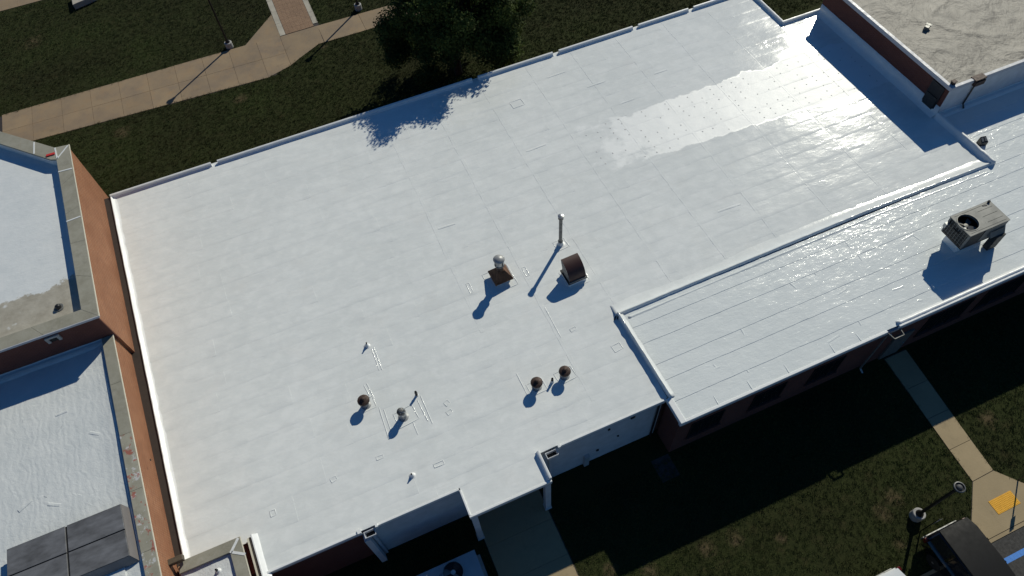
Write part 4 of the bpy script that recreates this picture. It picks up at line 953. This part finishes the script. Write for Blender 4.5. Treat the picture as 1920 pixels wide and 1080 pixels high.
def sign(label,loc,h,rot):
    t=thing('sign_post',label,'sign',loc,rot,'thin sign posts by the parking lot')
    MB().box(-.025,.025,-.02,.02,-.05,h).build('post',M['lamp_black'],t); MB().box(-.15,.15,-.028,-.022,h-.48,h-.03).build('sign_plate',M['sign_back'],t)
sign('thin dark sign post on the lawn behind the black car',(17.95,1.08,0),1.85,0); sign('thin sign post at the right edge by the yellow mat',(23.3,1.12,0),1.75,R(8))

# ------------------------------------------------------------------ cars
def suv(name,label,loc,rot,paint,Wd=1.0,Hh=1.80,Ln=4.7,top=None,rails=True):
    """rear at +Y, length along Y"""
    t=thing(name,label,'car',loc,rot)
    def loft(secs,name,mat,bev=.0,par=t,smooth=True):
        v=[];f=[];n=len(secs[0])
        for s_ in secs: v+=s_
        for i in range(len(secs)-1):
            for k in range(n): k2=(k+1)%n; f.append((i*n+k,i*n+k2,(i+1)*n+k2,(i+1)*n+k))
        f.append(tuple(range(n-1,-1,-1))); f.append(tuple((len(secs)-1)*n+k for k in range(n)))
        return MB().add(v,f).build(name,mat,par,smooth,autosm=28,bevel=bev)
    def sec(y,w,z0,z1,r=.10):
        return [(-w+.06,y,z0),(w-.06,y,z0),(w,y,z0+.12),(w,y,z1-r),(w-r*.6,y,z1-r*.25),(w-r*1.6,y,z1),(-w+r*1.6,y,z1),(-w+r*.6,y,z1-r*.25),(-w,y,z1-r),(-w,y,z0+.12)]
    R_=Ln/2
    body=loft([sec(-R_,Wd*.80,.45,.78),sec(-R_+.12,Wd*.93,.34,.92),sec(-R_+.5,Wd*.98,.28,1.0),sec(-.75,Wd,.26,1.06),sec(.3,Wd,.26,1.08),sec(R_-.5,Wd*.99,.28,1.08),sec(R_-.1,Wd*.95,.32,1.05),sec(R_,Wd*.88,.45,.95)],'body',paint)
    def cs(y,w,z,z1,wt): return [(-w,y,z),(w,y,z),(wt,y,z1-.06),(wt-.10,y,z1),(-wt+.10,y,z1),(-wt,y,z1-.06)]
    gh=loft([cs(-.95,Wd*.86,1.03,1.12,Wd*.80),cs(-.25,Wd*.90,1.03,Hh-.05,Wd*.76),cs(.4,Wd*.91,1.03,Hh,Wd*.78),cs(R_-.55,Wd*.90,1.03,Hh-.02,Wd*.77),cs(R_-.16,Wd*.87,1.03,Hh-.12,Wd*.74)],'cabin',M['glass_dark'])
    rf=loft([[(-Wd*.70,-.22,Hh-.04),(Wd*.70,-.22,Hh-.04),(Wd*.70,-.22,Hh+.005),(-Wd*.70,-.22,Hh+.005)],[(-Wd*.75,.4,Hh-.03),(Wd*.75,.4,Hh-.03),(Wd*.73,.4,Hh+.025),(-Wd*.73,.4,Hh+.025)],[(-Wd*.74,R_-.5,Hh-.05),(Wd*.74,R_-.5,Hh-.05),(Wd*.72,R_-.5,Hh+.012),(-Wd*.72,R_-.5,Hh+.012)],[(-Wd*.68,R_-.08,Hh-.13),(Wd*.68,R_-.08,Hh-.13),(Wd*.66,R_-.06,Hh-.09),(-Wd*.66,R_-.06,Hh-.09)]],'roof',top or paint)
    for s_ in(-1,1):
        if rails: MB().bar((s_*Wd*.66,-.1,Hh+.05),(s_*Wd*.66,R_-.55,Hh+.045),.035,.03).build('roof_rail',M['galv_dull'],rf)
        for (ya_,yb_) in((.30,.38),(1.25,1.36)): MB().add([(s_*Wd*.915,ya_,1.05),(s_*Wd*.915,yb_,1.05),(s_*Wd*.79,yb_,Hh-.05),(s_*Wd*.79,ya_,Hh-.05)],[(0,1,2,3)]).build('pillar',paint,gh)
        MB().box(s_*Wd*.93-.09,s_*Wd*.93+.07,R_-.20,R_-.02,.80,1.06).build('tail_light',M['red_lens'],t,bevel=.02)
        MB().box(s_*Wd*.72-.16,s_*Wd*.72+.12,-R_+.02,-R_+.25,.70,.86).build('headlight',M['clear_lens'],t,bevel=.03)
        MB().box(s_*(Wd+.10)-.09,s_*(Wd+.10)+.09,-.82,-.68,1.02,1.18).build('mirror',paint,t,bevel=.03)
        for y in(-R_+.85,R_-.95):
            w_=thing_part('wheel',t)
            tr=MB().lathe([(.20,-.11),(.35,-.10),(.365,-.06),(.365,.06),(.35,.10),(.20,.11)],26).build('tyre',M['black_rubber'],w_,True,autosm=40)
            rm=MB().lathe([(.21,-.09),(.21,.085),(.06,.10),(.0,.10)],20,cap=False).build('rim',M['galv'],w_,True,autosm=40)
            w_.location=(s_*(Wd-.10),y,.365); w_.rotation_euler=(0,R(90)*s_,0)
    MB().box(-Wd*.85,Wd*.85,R_-.10,R_+.06,.42,.66).build('rear_bumper',M['galv_dull'],t,bevel=.04)
    MB().box(-.26,.26,R_-.02,R_+.015,.74,.88).build('number_plate',M['white_paint'],t)
    return t
def thing_part(name,parent):
    m=MB().lathe([(.07,-.02),(.07,.105),(.05,.115)],12).build(name,M['galv_dull'],parent,True,autosm=40); return m
suv('parked_car','black car backed up to the lawn beside the walk',(18.38,-1.58,0),R(0),M['car_black'],1.06,1.84,4.8,plain('black_soft_top',(.006,.006,.006),.6,0,.2,5,.25),False)
suv('parked_car','white car at the bottom edge left of the black car',(14.75,-1.95,0),R(0),M['car_white'],.95,1.55,4.6)

# ------------------------------------------------------------------ tree
def tree(label,loc,cr,czc,rx,rz_,seed,nleaf):
    r=random.Random(seed); t=thing('shade_tree',label,'tree',loc)
    tk=MB(); tk.tube([(0,0,-.1),(.05,.03,.7),(.0,.05,1.6),(.08,.0,2.6),(.05,.1,czc)],[.30,.22,.19,.16,.09],12)
    clumps=[]
    for k in range(175):
        a=r.uniform(0,2*PI); u=r.uniform(-.95,1); q=(1-u*u)**.5 if u>0 else (1-(u*.72)**2)**.5; rad=r.uniform(.45,1.0)**.6
        k_=1+.20*noise.noise((math.cos(a)*1.7,math.sin(a)*1.7,u*1.7+seed))
        clumps.append(Vector((math.cos(a)*q*rx*rad*k_,math.sin(a)*q*rx*rad*k_,czc+u*rz_*rad*k_)))
    for c in clumps[::4]:
        h=r.uniform(1.4,max(1.6,min(czc,c.z))); m=Vector((c.x*.45,c.y*.45,(h+c.z)/2+.3)); tk.tube([(c.x*.02,c.y*.02,h),m,c],[.075,.045,.015],6)
    tk.build('trunk',M['bark'],t,True,autosm=50)
    v=[];f=[]
    for i in range(nleaf):
        c=clumps[r.randrange(len(clumps))]; s=r.uniform(.55,1.05)
        d=Vector((r.gauss(0,1),r.gauss(0,1),r.gauss(0,.75))); d=d.normalized()*(r.random()**.45)*s
        p=c+d; nrm=(d.normalized()*.6+Vector((r.gauss(0,.6),r.gauss(0,.6),r.gauss(.5,.6)))).normalized(); a=nrm.orthogonal().normalized(); b=nrm.cross(a)
        th=r.uniform(0,2*PI); a,b=a*math.cos(th)+b*math.sin(th),b*math.cos(th)-a*math.sin(th); l=r.uniform(.06,.12); w_=l*.55
        o=len(v); v+=[tuple(p-a*l),tuple(p+b*w_),tuple(p+a*l),tuple(p-b*w_)]; f.append((o,o+1,o+2,o+3))
    m=bpy.data.meshes.new('crown'); m.from_pydata(v,[],f); m.materials.append(M['leaf']); o=bpy.data.objects.new('crown',m); COL.objects.link(o); o.parent=t
    return t
tree('large dark leafy tree behind the far roof edge',(10.6,37.7,0),5,5.7,4.75,4.3,4,125000)

# everything that stands on the ground goes down to ground level
GROUND_THINGS=('street_lamp','sign_post','parked_car','shade_tree','concrete_plinth','tactile_mat')
for o in bpy.data.objects:
    if o.parent is None and (o.get('kind') in('structure','stuff') or o.name.split('.')[0] in GROUND_THINGS):
        o.location=(o.location.x*K,o.location.y*K,o.location.z+GZL)
        if o.type=='MESH': o.scale=(K,K,1)
# tidy helper flags
for o in bpy.data.objects:
    if '_world' in o: del o['_world']
